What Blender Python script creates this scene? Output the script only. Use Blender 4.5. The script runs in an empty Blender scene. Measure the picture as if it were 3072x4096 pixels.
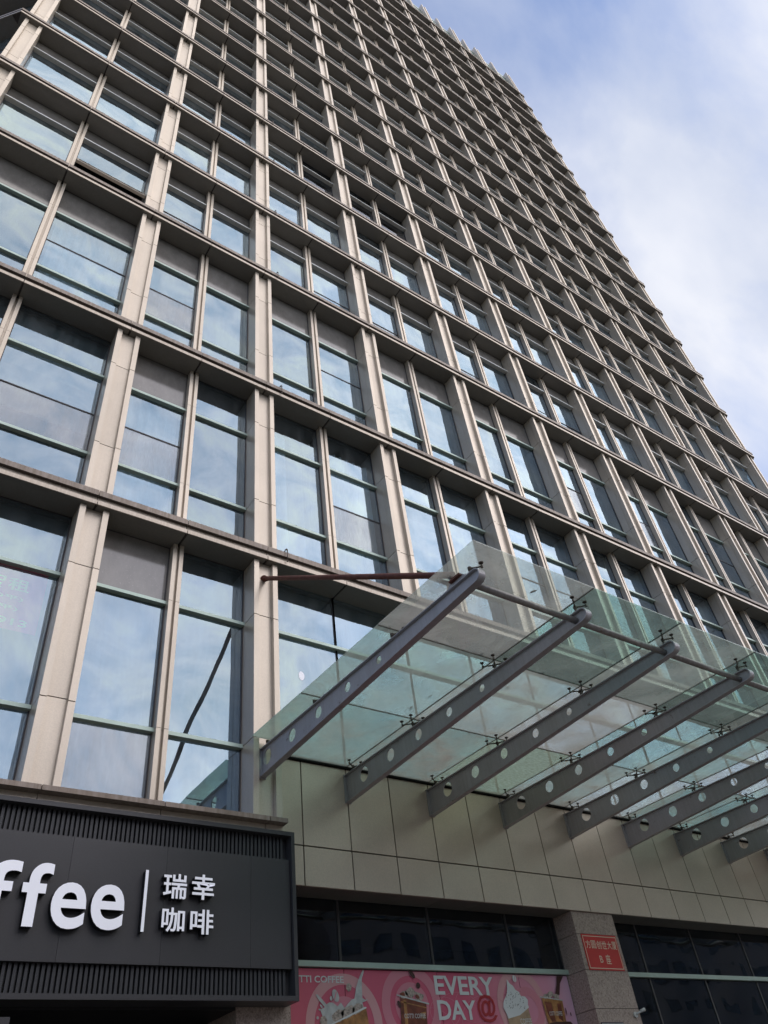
import bpy, bmesh, math, random
from mathutils import Vector, Matrix
random.seed(7)
S = bpy.context.scene
COL = S.collection

# ------------------------------------------------------------------ camera
cam = bpy.data.objects.new('camera', bpy.data.cameras.new('camera'))
COL.objects.link(cam); S.camera = cam
CR = ((0.815649, -0.567796, -0.111016), (0.317395, 0.599588, -0.734680), (0.483712, 0.564005, 0.669269))
CP = Vector((-1.835007, -9.958814, -9.272173))
cam.matrix_world = Matrix(((CR[0][0], -CR[1][0], -CR[2][0], CP[0]),
                           (CR[0][1], -CR[1][1], -CR[2][1], CP[1]),
                           (CR[0][2], -CR[1][2], -CR[2][2], CP[2]),
                           (0, 0, 0, 1)))
cam.data.sensor_fit = 'VERTICAL'; cam.data.sensor_height = 24.0
cam.data.lens = 3035.138 / 4096 * 24.0
cam.data.clip_start = 0.05; cam.data.clip_end = 3000
GROUND = -10.87

# ------------------------------------------------------------------ light
SUN_EL, SUN_AZ = math.radians(42), math.radians(130)      # azimuth from +Y towards +X
sun_dir = Vector((math.sin(SUN_AZ)*math.cos(SUN_EL), math.cos(SUN_AZ)*math.cos(SUN_EL), math.sin(SUN_EL)))
sun = bpy.data.objects.new('sun', bpy.data.lights.new('sun', 'SUN'))
COL.objects.link(sun)
sun.data.energy = 1.5; sun.data.angle = math.radians(115); sun.data.color = (1.0, 0.86, 0.69)
sun.rotation_euler = (-sun_dir).to_track_quat('-Z', 'Y').to_euler()
sun.location = (40, 30, 90)

world = bpy.data.worlds.new("World"); S.world = world; world.use_nodes = True
wn = world.node_tree; wn.nodes.clear(); N = wn.nodes.new; LK = wn.links.new
wout = N('ShaderNodeOutputWorld'); bg = N('ShaderNodeBackground')
sky = N('ShaderNodeTexSky'); sky.sky_type = 'NISHITA'; sky.sun_disc = False
sky.sun_elevation = SUN_EL; sky.sun_rotation = SUN_AZ
sky.air_density = 1.0; sky.dust_density = 0.6; sky.ozone_density = 2.5
tc = N('ShaderNodeTexCoord')
mp = N('ShaderNodeMapping'); mp.inputs['Rotation'].default_value = (0.4, 0.9, 0.5); mp.inputs['Location'].default_value = (3.1, 1.7, 0.4); mp.inputs['Scale'].default_value = (1.0, 1.7, 1.15)
LK(tc.outputs['Generated'], mp.inputs['Vector'])
n1 = N('ShaderNodeTexNoise'); n1.inputs['Scale'].default_value = 2.6; n1.inputs['Detail'].default_value = 9; n1.inputs['Roughness'].default_value = 0.54; n1.inputs['Distortion'].default_value = 0.3
LK(mp.outputs[0], n1.inputs['Vector'])
# broad bank of bright cloud round one direction
dot = N('ShaderNodeVectorMath'); dot.operation = 'DOT_PRODUCT'
dot.inputs[1].default_value = Vector((0.616, 0.02, 0.788)).normalized()
LK(tc.outputs['Generated'], dot.inputs[0])
bank = N('ShaderNodeMapRange'); bank.interpolation_type = 'SMOOTHSTEP'
bank.inputs[1].default_value = 0.84; bank.inputs[2].default_value = 1.0; bank.inputs[3].default_value = 0.0; bank.inputs[4].default_value = 0.20
LK(dot.outputs['Value'], bank.inputs[0])
add = N('ShaderNodeMath'); add.operation = 'ADD'
LK(n1.outputs['Fac'], add.inputs[0]); LK(bank.outputs[0], add.inputs[1])
cr = N('ShaderNodeValToRGB')
cr.color_ramp.elements[0].position = 0.465; cr.color_ramp.elements[0].color = (0.15, 0.15, 0.15, 1)
cr.color_ramp.elements[1].position = 0.78; cr.color_ramp.elements[1].color = (1, 1, 1, 1)
LK(add.outputs[0], cr.inputs[0])
n2 = N('ShaderNodeTexNoise'); n2.inputs['Scale'].default_value = 3.4; n2.inputs['Detail'].default_value = 6; n2.inputs['Roughness'].default_value = 0.5
LK(mp.outputs[0], n2.inputs['Vector'])
cloud = N('ShaderNodeValToRGB')
cloud.color_ramp.elements[0].position = 0.36; cloud.color_ramp.elements[0].color = (5.4, 5.9, 7.2, 1)
cloud.color_ramp.elements[1].position = 0.62; cloud.color_ramp.elements[1].color = (7.4, 7.6, 8.3, 1)
LK(n2.outputs['Fac'], cloud.inputs[0])
gain = N('ShaderNodeMixRGB'); gain.blend_type = 'MULTIPLY'; gain.inputs[0].default_value = 1.0
gain.inputs[2].default_value = (1.35, 1.45, 1.65, 1)
LK(sky.outputs[0], gain.inputs[1])
wmix = N('ShaderNodeMixRGB'); LK(cr.outputs[0], wmix.inputs[0]); LK(gain.outputs[0], wmix.inputs[1]); LK(cloud.outputs[0], wmix.inputs[2])
LK(wmix.outputs[0], bg.inputs['Color']); bg.inputs['Strength'].default_value = 0.058
LK(bg.outputs[0], wout.inputs['Surface'])

vs = S.view_settings
S.display_settings.display_device = 'sRGB'
vs.view_transform = 'Standard'; vs.look = 'None'; vs.exposure = 1.05; vs.gamma = 1.0; vs.use_curve_mapping = False
try:
    S.cycles.max_bounces = 8; S.cycles.transparent_max_bounces = 16; S.cycles.caustics_reflective = False; S.cycles.caustics_refractive = False
except Exception:
    pass

# ------------------------------------------------------------------ materials
def new_mat(name):
    m = bpy.data.materials.new(name); m.use_nodes = True
    nt = m.node_tree
    return m, nt, nt.nodes.get('Principled BSDF')
def ramp(nt, fac, stops):
    r = nt.nodes.new('ShaderNodeValToRGB'); e = r.color_ramp.elements
    e[0].position, e[0].color = stops[0][0], stops[0][1] + (1,)
    e[1].position, e[1].color = stops[-1][0], stops[-1][1] + (1,)
    for p, c in stops[1:-1]:
        k = e.new(p); k.color = c + (1,)
    nt.links.new(fac, r.inputs[0]); return r.outputs[0]
def noise(nt, scale, detail=4, rough=0.55, vec=None, stretch=None):
    n = nt.nodes.new('ShaderNodeTexNoise'); n.inputs['Scale'].default_value = scale
    n.inputs['Detail'].default_value = detail; n.inputs['Roughness'].default_value = rough
    g = nt.nodes.new('ShaderNodeNewGeometry'); v = g.outputs['Position']
    if stretch:
        mpg = nt.nodes.new('ShaderNodeMapping'); mpg.inputs['Scale'].default_value = stretch
        nt.links.new(v, mpg.inputs['Vector']); v = mpg.outputs[0]
    nt.links.new(v, n.inputs['Vector']); return n.outputs['Fac']
def mulc(nt, a, b, f=1.0):
    x = nt.nodes.new('ShaderNodeMixRGB'); x.blend_type = 'MULTIPLY'; x.inputs[0].default_value = f
    nt.links.new(a, x.inputs[1]); nt.links.new(b, x.inputs[2]); return x.outputs[0]
def mixf(nt, f, a, b):
    x = nt.nodes.new('ShaderNodeMixRGB'); nt.links.new(f, x.inputs[0])
    for s, v in ((1, a), (2, b)):
        if isinstance(v, tuple): x.inputs[s].default_value = v + (1,)
        else: nt.links.new(v, x.inputs[s])
    return x.outputs[0]
def bump(nt, h, strength, dist=0.01):
    b = nt.nodes.new('ShaderNodeBump'); b.inputs['Strength'].default_value = strength; b.inputs['Distance'].default_value = dist
    nt.links.new(h, b.inputs['Height']); return b.outputs['Normal']

def metal_paint(name, col, rough=0.45, metallic=0.35, dirt=0.25, streak=True, rvar=0.10):
    m, nt, p = new_mat(name)
    base = ramp(nt, noise(nt, 0.9, 5), [(0.3, tuple(c*0.93 for c in col)), (0.7, tuple(min(1, c*1.06) for c in col))])
    oi = nt.nodes.new('ShaderNodeObjectInfo')
    v = ramp(nt, oi.outputs['Random'], [(0.0, (1-rvar,)*3), (1.0, (1+rvar*0.4,)*3)])
    base = mulc(nt, base, v)
    if streak:
        st = ramp(nt, noise(nt, 3.0, 6, 0.65, stretch=(6, 6, 0.35)), [(0.36, (1-dirt, 1-dirt*1.1, 1-dirt*1.25)), (0.66, (1, 1, 1))])
        base = mulc(nt, base, st, 0.8)
    fine = ramp(nt, noise(nt, 60, 2), [(0.35, (0.94,)*3), (0.65, (1.04,)*3)])
    base = mulc(nt, base, fine)
    nt.links.new(base, p.inputs['Base Color'])
    p.inputs['Metallic'].default_value = metallic; p.inputs['Roughness'].default_value = rough
    return m

M = {}
M['clad'] = metal_paint('champagne_cladding', (0.70, 0.61, 0.495), 0.34, 0.35, 0.05, rvar=0.09)
M['panel'] = metal_paint('champagne_panel', (0.78, 0.655, 0.54), 0.32, 0.35, 0.0, streak=False, rvar=0.08)
M['fascia'] = metal_paint('fascia_metal', (0.60, 0.52, 0.43), 0.34, 0.3, 0.25)
M['cap'] = metal_paint('fascia_cap_stained', (0.38, 0.315, 0.265), 0.5, 0.2, 0.45)
M['groove_shade'] = metal_paint('dark_groove_shade', (0.07, 0.055, 0.048), 0.6, 0.0, 0.1)  # dark colour paints shade under the fascia caps; also backs the soffit joints
M['soffit'] = metal_paint('soffit_metal', (0.24, 0.225, 0.20), 0.5, 0.2, 0.10)
M['beam'] = metal_paint('grey_beam_paint', (0.50, 0.485, 0.50), 0.40, 0.2, 0.15)
M['tube'] = metal_paint('galvanised_tube', (0.42, 0.40, 0.39), 0.38, 0.6, 0.35)
M['spider'] = metal_paint('tarnished_steel', (0.13, 0.105, 0.09), 0.4, 0.6, 0.3)
M['black'] = metal_paint('black_sign_metal', (0.058, 0.057, 0.060), 0.38, 0.1, 0.25, streak=False)
M['slat'] = metal_paint('dark_slat_metal', (0.05, 0.051, 0.056), 0.45, 0.1, 0.10)
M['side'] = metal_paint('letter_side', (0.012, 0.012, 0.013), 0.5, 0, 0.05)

def rusty(m, thr, col):
    nt = m.node_tree; p = nt.nodes['Principled BSDF']
    src = p.inputs['Base Color'].links[0].from_socket
    k = ramp(nt, noise(nt, 5.5, 8, 0.7), [(thr, (0, 0, 0)), (thr+0.07, (0.8, 0.8, 0.8))])
    nt.links.new(mixf(nt, k, src, col), p.inputs['Base Color'])
rusty(M['beam'], 0.63, (0.16, 0.105, 0.08))
rusty(M['tube'], 0.60, (0.20, 0.13, 0.09))
rusty(M['panel'], 0.71, (0.42, 0.36, 0.29))
rusty(M['clad'], 0.70, (0.36, 0.30, 0.245))
def plain(name, col, rough=0.6, metallic=0.0, var=0.12, scale=3.0):
    m, nt, p = new_mat(name)
    c = ramp(nt, noise(nt, scale, 5), [(0.3, tuple(x*(1-var) for x in col)), (0.7, tuple(min(1, x*(1+var)) for x in col))])
    nt.links.new(c, p.inputs['Base Color']); p.inputs['Roughness'].default_value = rough; p.inputs['Metallic'].default_value = metallic
    return m
M['silicone'] = plain('dirty_silicone', (0.17, 0.15, 0.13), 0.8, 0, 0.35, 4)
M['transom'] = plain('pale_green_transom', (0.50, 0.62, 0.54), 0.35, 0.2, 0.08)
M['transom_up'] = plain('sky_lit_transom', (0.86, 0.88, 0.84), 0.3, 0.0, 0.05)  # whitened so the upper transoms look as if catching sky light
M['frame'] = plain('dark_window_frame', (0.06, 0.055, 0.055), 0.5)
M['sash'] = plain('grey_sash', (0.20, 0.19, 0.185), 0.45)
M['core'] = plain('dark_interior', (0.055, 0.06, 0.065), 0.9)
M['gasket'] = plain('black_gasket', (0.01, 0.01, 0.01), 0.7)
M['shopdark'] = plain('dark_shop_interior', (0.03, 0.034, 0.038), 0.9)
M['ceil'] = plain('shop_ceiling', (0.10, 0.10, 0.105), 0.9)
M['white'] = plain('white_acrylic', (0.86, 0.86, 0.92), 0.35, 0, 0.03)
_p = M['white'].node_tree.nodes['Principled BSDF']; _p.inputs['Emission Color'].default_value = (0.9, 0.92, 1, 1); _p.inputs['Emission Strength'].default_value = 0.12  # faint glow added to this white to brighten the sign letters
M['plastic'] = plain('white_plastic', (0.6, 0.6, 0.58), 0.4, 0, 0.06)
M['crownglass'] = plain('green_louvre', (0.22, 0.33, 0.29), 0.3, 0.3)
M['red'] = plain('red_plaque', (0.60, 0.035, 0.03), 0.45, 0, 0.08)
M['cream'] = plain('cream_lettering', (0.80, 0.66, 0.50), 0.5, 0, 0.05)
M['purple'] = plain('dark_plum', (0.05, 0.03, 0.05), 0.5)
M['banner'] = plain('red_banner', (0.90, 0.06, 0.20), 0.8, 0, 0.1)
M['bannertext'] = plain('banner_text', (0.75, 0.90, 0.25), 0.8, 0, 0.05)
M['asphalt'] = plain('grey_paving', (0.13, 0.125, 0.115), 0.9, 0, 0.2, 0.6)

def blind_mat():
    m, nt, p = new_mat('blinds_and_rooms')
    oi = nt.nodes.new('ShaderNodeObjectInfo')
    g = nt.nodes.new('ShaderNodeNewGeometry')
    sn = nt.nodes.new('ShaderNodeVectorMath'); sn.operation = 'SNAP'; sn.inputs[1].default_value = (1.8, 5, 3.45)
    nt.links.new(g.outputs['Position'], sn.inputs[0])
    wnz = nt.nodes.new('ShaderNodeTexWhiteNoise'); nt.links.new(sn.outputs[0], wnz.inputs['Vector'])
    c = ramp(nt, wnz.outputs['Value'], [(0.0, (0.12, 0.12, 0.12)), (0.35, (0.22, 0.215, 0.205)), (0.7, (0.17, 0.17, 0.17)), (1.0, (0.28, 0.265, 0.245))])
    f = ramp(nt, noise(nt, 2.0, 4, 0.6, stretch=(9, 9, 0.2)), [(0.35, (0.92,)*3), (0.65, (1.03,)*3)])
    nt.links.new(mulc(nt, c, f), p.inputs['Base Color']); p.inputs['Roughness'].default_value = 0.9
    return m
M['blind'] = blind_mat()

def schlick(nt, f0=0.04):
    lw = nt.nodes.new('ShaderNodeLayerWeight'); lw.inputs['Blend'].default_value = 0.5
    pw = nt.nodes.new('ShaderNodeMath'); pw.operation = 'POWER'; pw.inputs[1].default_value = 5.0
    nt.links.new(lw.outputs['Facing'], pw.inputs[0])
    ml = nt.nodes.new('ShaderNodeMath'); ml.operation = 'MULTIPLY_ADD'; ml.inputs[1].default_value = 1-f0; ml.inputs[2].default_value = f0
    nt.links.new(pw.outputs[0], ml.inputs[0])
    return ml.outputs[0]
def frontonly(nt, v):
    g = nt.nodes.new('ShaderNodeNewGeometry')
    iv = nt.nodes.new('ShaderNodeMath'); iv.operation = 'SUBTRACT'; iv.inputs[0].default_value = 1.0
    nt.links.new(g.outputs['Backfacing'], iv.inputs[1])
    ml = nt.nodes.new('ShaderNodeMath'); ml.operation = 'MULTIPLY'
    nt.links.new(v, ml.inputs[0]); nt.links.new(iv.outputs[0], ml.inputs[1]); return ml.outputs[0]
def spandrel():
    m, nt, p = new_mat('dusty_spandrel_glass')
    c = ramp(nt, noise(nt, 2.2, 6, 0.65, stretch=(2, 2, 1)), [(0.3, (0.17, 0.16, 0.145)), (0.7, (0.24, 0.225, 0.205))])
    oi = nt.nodes.new('ShaderNodeObjectInfo')
    v = ramp(nt, oi.outputs['Random'], [(0.0, (0.75,)*3), (1.0, (1.1,)*3)])
    sp = ramp(nt, noise(nt, 38, 2, 0.5), [(0.66, (1.0,)*3), (0.74, (1.5,)*3)])
    nt.links.new(mulc(nt, mulc(nt, c, v), sp), p.inputs['Base Color']); p.inputs['Roughness'].default_value = 0.12; p.inputs['IOR'].default_value = 1.8
    return m
M['spandrel'] = spandrel()
def facade_glass(name, tint, lo, seed_rough=0.0, gloss=(0.66, 0.83, 0.97), dust=0.05):
    m, nt, p = new_mat(name); nt.nodes.remove(p)
    out = nt.nodes['Material Output']
    tr = nt.nodes.new('ShaderNodeBsdfTransparent'); tr.inputs[0].default_value = tint + (1,)
    gl = nt.nodes.new('ShaderNodeBsdfGlossy'); gl.inputs['Roughness'].default_value = seed_rough; gl.inputs[0].default_value = gloss + (1,)
    gn = nt.nodes.new('ShaderNodeTexNoise'); gn.inputs['Scale'].default_value = 0.75; gn.inputs['Detail'].default_value = 7; gn.inputs['Roughness'].default_value = 0.62; gn.inputs['Distortion'].default_value = 0.8
    gg = nt.nodes.new('ShaderNodeNewGeometry'); nt.links.new(gg.outputs['Position'], gn.inputs['Vector'])
    nt.links.new(ramp(nt, gn.outputs['Fac'], [(0.32, tuple(c*f for c, f in zip(gloss, (0.66, 0.76, 0.84)))), (0.52, gloss), (0.70, tuple(min(1.0, c*1.22) for c in gloss))]), gl.inputs[0])  # mottled gloss tint paints cloud variation into the pane reflections
    wav = noise(nt, 0.55, 2, 0.4)
    nrm = bump(nt, wav, 0.6, 0.03)
    nt.links.new(nrm, gl.inputs['Normal'])
    fr = schlick(nt)
    oi = nt.nodes.new('ShaderNodeObjectInfo')
    mr = nt.nodes.new('ShaderNodeMapRange'); mr.inputs[1].default_value = 0; mr.inputs[2].default_value = 1
    mr.inputs[3].default_value = lo*0.88; mr.inputs[4].default_value = lo*1.1
    nt.links.new(oi.outputs['Random'], mr.inputs[0])
    ad = nt.nodes.new('ShaderNodeMath'); ad.operation = 'ADD'; ad.use_clamp = True
    nt.links.new(fr, ad.inputs[0]); nt.links.new(mr.outputs[0], ad.inputs[1])
    mx = nt.nodes.new('ShaderNodeMixShader'); nt.links.new(frontonly(nt, ad.outputs[0]), mx.inputs[0]); nt.links.new(tr.outputs[0], mx.inputs[1]); nt.links.new(gl.outputs[0], mx.inputs[2])
    df = nt.nodes.new('ShaderNodeBsdfDiffuse'); df.inputs[0].default_value = (0.5, 0.49, 0.47, 1)
    dn = ramp(nt, noise(nt, 1.3, 7, 0.65, stretch=(3, 3, 0.6)), [(0.35, (0.0,)*3), (0.75, (dust*2.2,)*3)])
    mx2 = nt.nodes.new('ShaderNodeMixShader'); nt.links.new(dn, mx2.inputs[0]); nt.links.new(mx.outputs[0], mx2.inputs[1]); nt.links.new(df.outputs[0], mx2.inputs[2])
    nt.links.new(mx2.outputs[0], out.inputs['Surface'])
    return m
M['glass'] = facade_glass('coated_window_glass', (0.76, 0.85, 0.89), 0.28)
M['hazyglass'] = facade_glass('dusty_window_glass', (0.76, 0.84, 0.86), 0.24, 0.09, (0.74, 0.82, 0.90), 0.18)
M['shopglass'] = facade_glass('shop_glass', (0.45, 0.52, 0.54), 0.03, 0.0, (0.85, 0.9, 1.0), 0.015)

def canopy_glass():
    m, nt, p = new_mat('dusty_canopy_glass'); nt.nodes.remove(p)
    out = nt.nodes['Material Output']
    oi = nt.nodes.new('ShaderNodeObjectInfo')
    tr = nt.nodes.new('ShaderNodeBsdfTransparent')
    tint = ramp(nt, oi.outputs['Random'], [(0.0, (0.52, 0.71, 0.66)), (0.4, (0.62, 0.78, 0.73)), (0.75, (0.78, 0.87, 0.83)), (1.0, (0.90, 0.92, 0.90))])
    nt.links.new(tint, tr.inputs[0])
    dustcol = ramp(nt, noise(nt, 1.1, 6, 0.6), [(0.3, (0.62, 0.63, 0.59)), (0.7, (0.74, 0.72, 0.66))])
    d1 = nt.nodes.new('ShaderNodeBsdfTranslucent'); nt.links.new(dustcol, d1.inputs[0])
    d2 = nt.nodes.new('ShaderNodeBsdfDiffuse'); nt.links.new(dustcol, d2.inputs[0])
    dm = nt.nodes.new('ShaderNodeMixShader'); dm.inputs[0].default_value = 0.35
    nt.links.new(d1.outputs[0], dm.inputs[1]); nt.links.new(d2.outputs[0], dm.inputs[2])
    swirl = nt.nodes.new('ShaderNodeTexNoise'); swirl.inputs['Scale'].default_value = 1.6; swirl.inputs['Detail'].default_value = 9
    swirl.inputs['Roughness'].default_value = 0.6; swirl.inputs['Distortion'].default_value = 0.5
    g = nt.nodes.new('ShaderNodeNewGeometry'); nt.links.new(g.outputs['Position'], swirl.inputs['Vector'])
    amt = ramp(nt, swirl.outputs['Fac'], [(0.30, (0.14,)*3), (0.55, (0.24,)*3), (0.78, (0.40,)*3)])
    # more dirt on the panes nearer the wall (washed off further out)
    sx = nt.nodes.new('ShaderNodeSeparateXYZ'); nt.links.new(g.outputs['Position'], sx.inputs[0])
    yr = nt.nodes.new('ShaderNodeMapRange'); yr.inputs[1].default_value = -5.4; yr.inputs[2].default_value = 0.5; yr.inputs[3].default_value = 1.1; yr.inputs[4].default_value = 2.1
    nt.links.new(sx.outputs['Y'], yr.inputs[0])
    rv = nt.nodes.new('ShaderNodeMapRange'); rv.inputs[3].default_value = 0.65; rv.inputs[4].default_value = 1.7
    hs = nt.nodes.new('ShaderNodeTexWhiteNoise'); hs.noise_dimensions = '1D'; nt.links.new(oi.outputs['Random'], hs.inputs['W'])
    nt.links.new(hs.outputs['Value'], rv.inputs[0])
    m0 = nt.nodes.new('ShaderNodeMath'); m0.operation = 'MULTIPLY'; nt.links.new(yr.outputs[0], m0.inputs[0]); nt.links.new(rv.outputs[0], m0.inputs[1])
    mu = nt.nodes.new('ShaderNodeMath'); mu.operation = 'MULTIPLY'; mu.use_clamp = True
    nt.links.new(amt, mu.inputs[0]); nt.links.new(m0.outputs[0], mu.inputs[1])
    mx = nt.nodes.new('ShaderNodeMixShader'); nt.links.new(mu.outputs[0], mx.inputs[0]); nt.links.new(tr.outputs[0], mx.inputs[1]); nt.links.new(dm.outputs[0], mx.inputs[2])
    gl = nt.nodes.new('ShaderNodeBsdfGlossy'); gl.inputs['Roughness'].default_value = 0.03; gl.inputs[0].default_value = (0.9, 1, 0.97, 1)
    fr = frontonly(nt, schlick(nt))
    mx2 = nt.nodes.new('ShaderNodeMixShader'); nt.links.new(fr, mx2.inputs[0]); nt.links.new(mx.outputs[0], mx2.inputs[1]); nt.links.new(gl.outputs[0], mx2.inputs[2])
    nt.links.new(mx2.outputs[0], out.inputs['Surface'])
    return m
M['canopy'] = canopy_glass()
def rough_canopy():
    m, nt, p = new_mat('patterned_canopy_glass')
    c = ramp(nt, noise(nt, 26, 5, 0.7, stretch=(0.5, 1.6, 1)), [(0.35, (0.40, 0.42, 0.34)), (0.55, (0.60, 0.61, 0.52)), (0.72, (0.85, 0.86, 0.78))])
    nt.links.new(c, p.inputs['Base Color']); p.inputs['Roughness'].default_value = 0.5
    p.inputs['Alpha'].default_value = 0.55
    nt.nodes.remove(p)
    out = nt.nodes['Material Output']
    t = nt.nodes.new('ShaderNodeBsdfTranslucent'); d = nt.nodes.new('ShaderNodeBsdfDiffuse'); tr = nt.nodes.new('ShaderNodeBsdfTransparent')
    tr.inputs[0].default_value = (0.66, 0.78, 0.68, 1)
    nt.links.new(c, t.inputs[0]); nt.links.new(c, d.inputs[0])
    a = nt.nodes.new('ShaderNodeMixShader'); a.inputs[0].default_value = 0.35
    nt.links.new(t.outputs[0], a.inputs[1]); nt.links.new(d.outputs[0], a.inputs[2])
    b = nt.nodes.new('ShaderNodeMixShader'); b.inputs[0].default_value = 0.6
    nt.links.new(tr.outputs[0], b.inputs[1]); nt.links.new(a.outputs[0], b.inputs[2])
    nt.links.new(b.outputs[0], out.inputs['Surface'])
    return m
M['pattern'] = rough_canopy()

def rust():
    m, nt, p = new_mat('rusty_rod')
    c = ramp(nt, noise(nt, 7, 6, 0.7), [(0.3, (0.085, 0.025, 0.018)), (0.55, (0.14, 0.045, 0.03)), (0.75, (0.20, 0.09, 0.05))])
    nt.links.new(c, p.inputs['Base Color']); p.inputs['Roughness'].default_value = 0.7; return m
M['rust'] = rust()
def granite():
    m, nt, p = new_mat('pink_granite')
    a = ramp(nt, noise(nt, 34, 3, 0.7), [(0.36, (0.28, 0.21, 0.18)), (0.46, (0.44, 0.34, 0.29)), (0.58, (0.50, 0.39, 0.33)), (0.70, (0.58, 0.48, 0.41))])
    b = ramp(nt, noise(nt, 80, 2, 0.6), [(0.40, (0.75,)*3), (0.6, (1.08,)*3)])
    nt.links.new(mulc(nt, a, b), p.inputs['Base Color']); p.inputs['Roughness'].default_value = 0.35; return m
M['granite'] = granite()

def art(name, col, rough=0.45):
    m, nt, p = new_mat(name); p.inputs['Base Color'].default_value = col + (1,); p.inputs['Roughness'].default_value = rough; return m
M['pink'] = plain('poster_pink', (0.62, 0.13, 0.20), 0.4, 0, 0.08, 0.7)
def pinkfade():
    m, nt, p = new_mat('poster_pink_fade')
    g = nt.nodes.new('ShaderNodeNewGeometry'); sx = nt.nodes.new('ShaderNodeSeparateXYZ'); nt.links.new(g.outputs['Position'], sx.inputs[0])
    mr = nt.nodes.new('ShaderNodeMapRange'); mr.inputs[1].default_value = 4.5; mr.inputs[2].default_value = 10.3; nt.links.new(sx.outputs['X'], mr.inputs[0])
    c = ramp(nt, mr.outputs[0], [(0.0, (0.72, 0.15, 0.22)), (0.55, (0.72, 0.13, 0.22)), (0.72, (0.76, 0.27, 0.35)), (0.9, (0.80, 0.35, 0.47)), (1.0, (0.78, 0.50, 0.66))])
    nt.links.new(c, p.inputs['Base Color']); p.inputs['Roughness'].default_value = 0.4; return m
M['pink'] = pinkfade()
M['pinklight'] = art('poster_pale_pink', (0.775, 0.400, 0.413))
M['pinkmid'] = art('poster_mid_pink', (0.750, 0.275, 0.338))
M['postwhite'] = art('poster_white', (0.775, 0.787, 0.775))
M['postcream'] = plain('poster_cream', (0.60, 0.61, 0.59), 0.4, 0, 0.22, 9)
M['postred'] = art('poster_red', (0.450, 0.025, 0.031))
M['coffee'] = plain('poster_coffee', (0.20, 0.055, 0.03), 0.4, 0, 0.5, 7)
M['amber'] = plain('poster_amber', (0.42, 0.20, 0.07), 0.4, 0, 0.5, 9)
M['latte'] = plain('poster_latte', (0.50, 0.34, 0.21), 0.4, 0, 0.25, 6)
M['choc'] = art('poster_chocolate', (0.075, 0.03, 0.025))
M['ice'] = plain('poster_ice', (0.48, 0.40, 0.34), 0.35, 0, 0.55, 30)

# ------------------------------------------------------------------ mesh helpers
def link(o, parent=None):
    COL.objects.link(o)
    if parent is not None:
        o.parent = parent
        o.matrix_parent_inverse = PINV[parent.name]
    return o
PINV = {}
def reg(o, loc=(0, 0, 0)):
    pass
CACHE = {}
def box_mesh(name, boxes, mats, key=None):
    """boxes: (x0,x1,y0,y1,z0,z1[,mat])"""
    if key and key in CACHE: return CACHE[key]
    v, f, mi = [], [], []
    for b in boxes:
        x0, x1, y0, y1, z0, z1 = b[:6]; k = b[6] if len(b) > 6 else 0
        n = len(v)
        v += [(x0, y0, z0), (x1, y0, z0), (x1, y1, z0), (x0, y1, z0), (x0, y0, z1), (x1, y0, z1), (x1, y1, z1), (x0, y1, z1)]
        f += [(n, n+3, n+2, n+1), (n+4, n+5, n+6, n+7), (n, n+1, n+5, n+4), (n+1, n+2, n+6, n+5), (n+2, n+3, n+7, n+6), (n+3, n, n+4, n+7)]
        mi += [k]*6
    me = bpy.data.meshes.new(name); me.from_pydata(v, [], f)
    for m in mats: me.materials.append(M[m])
    me.polygons.foreach_set('material_index', mi)
    if key: CACHE[key] = me
    return me
def prism_mesh(name, prof, axis_len, mats, matidx=None, key=None):
    """profile (y,z) polygon extruded along x from 0 to axis_len"""
    if key and key in CACHE: return CACHE[key]
    n = len(prof)
    v = [(0, y, z) for y, z in prof] + [(axis_len, y, z) for y, z in prof]
    f = [(i, i+n, (i+1) % n + n, (i+1) % n) for i in range(n)] + [tuple(range(n)), tuple(range(2*n-1, n-1, -1))]
    me = bpy.data.meshes.new(name); me.from_pydata(v, [], f)
    for m in mats: me.materials.append(M[m])
    mi = (matidx or [0]*n) + [0, 0]
    me.polygons.foreach_set('material_index', mi)
    bm = bmesh.new(); bm.from_mesh(me); bmesh.ops.recalc_face_normals(bm, faces=bm.faces); bm.to_mesh(me); bm.free()
    if key: CACHE[key] = me
    return me
def obj(name, mesh, parent=None, loc=(0, 0, 0), rot=None, kind=None):
    o = bpy.data.objects.new(name, mesh); o.location = loc
    if rot: o.rotation_euler = rot
    COL.objects.link(o)
    if parent is not None:
        o.parent = parent
        o.matrix_parent_inverse = WM(parent).inverted()
    if kind: o['kind'] = kind
    return o
WMC = {}
def WM(o):
    m = Matrix.LocRotScale(o.location, o.rotation_euler, None)
    if o.parent is not None:
        m = WM(o.parent) @ o.matrix_parent_inverse @ m
    return m
def box(name, b, mats, parent=None, key=None, kind=None):
    """box part in world coordinates, origin at its lower front-left corner"""
    x0, x1, y0, y1, z0, z1 = b
    d = (round(x1-x0, 4), round(y1-y0, 4), round(z1-z0, 4))
    mats = mats if isinstance(mats, (list, tuple)) else [mats]
    me = box_mesh(name, [(0, d[0], 0, d[1], 0, d[2])], mats, key=('b', name, d, tuple(mats)))
    return obj(name, me, parent, (x0, y0, z0), kind=kind)
def thing(name, label, cat, loc=(0, 0, 0), group=None):
    o = bpy.data.objects.new(name, None); o.location = loc; COL.objects.link(o)
    o['label'] = label; o['category'] = cat
    if group: o['group'] = group
    o.empty_display_size = 0.3
    return o
def tag(o, label, cat, group=None):
    o['label'] = label; o['category'] = cat
    if group: o['group'] = group
    return o
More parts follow.
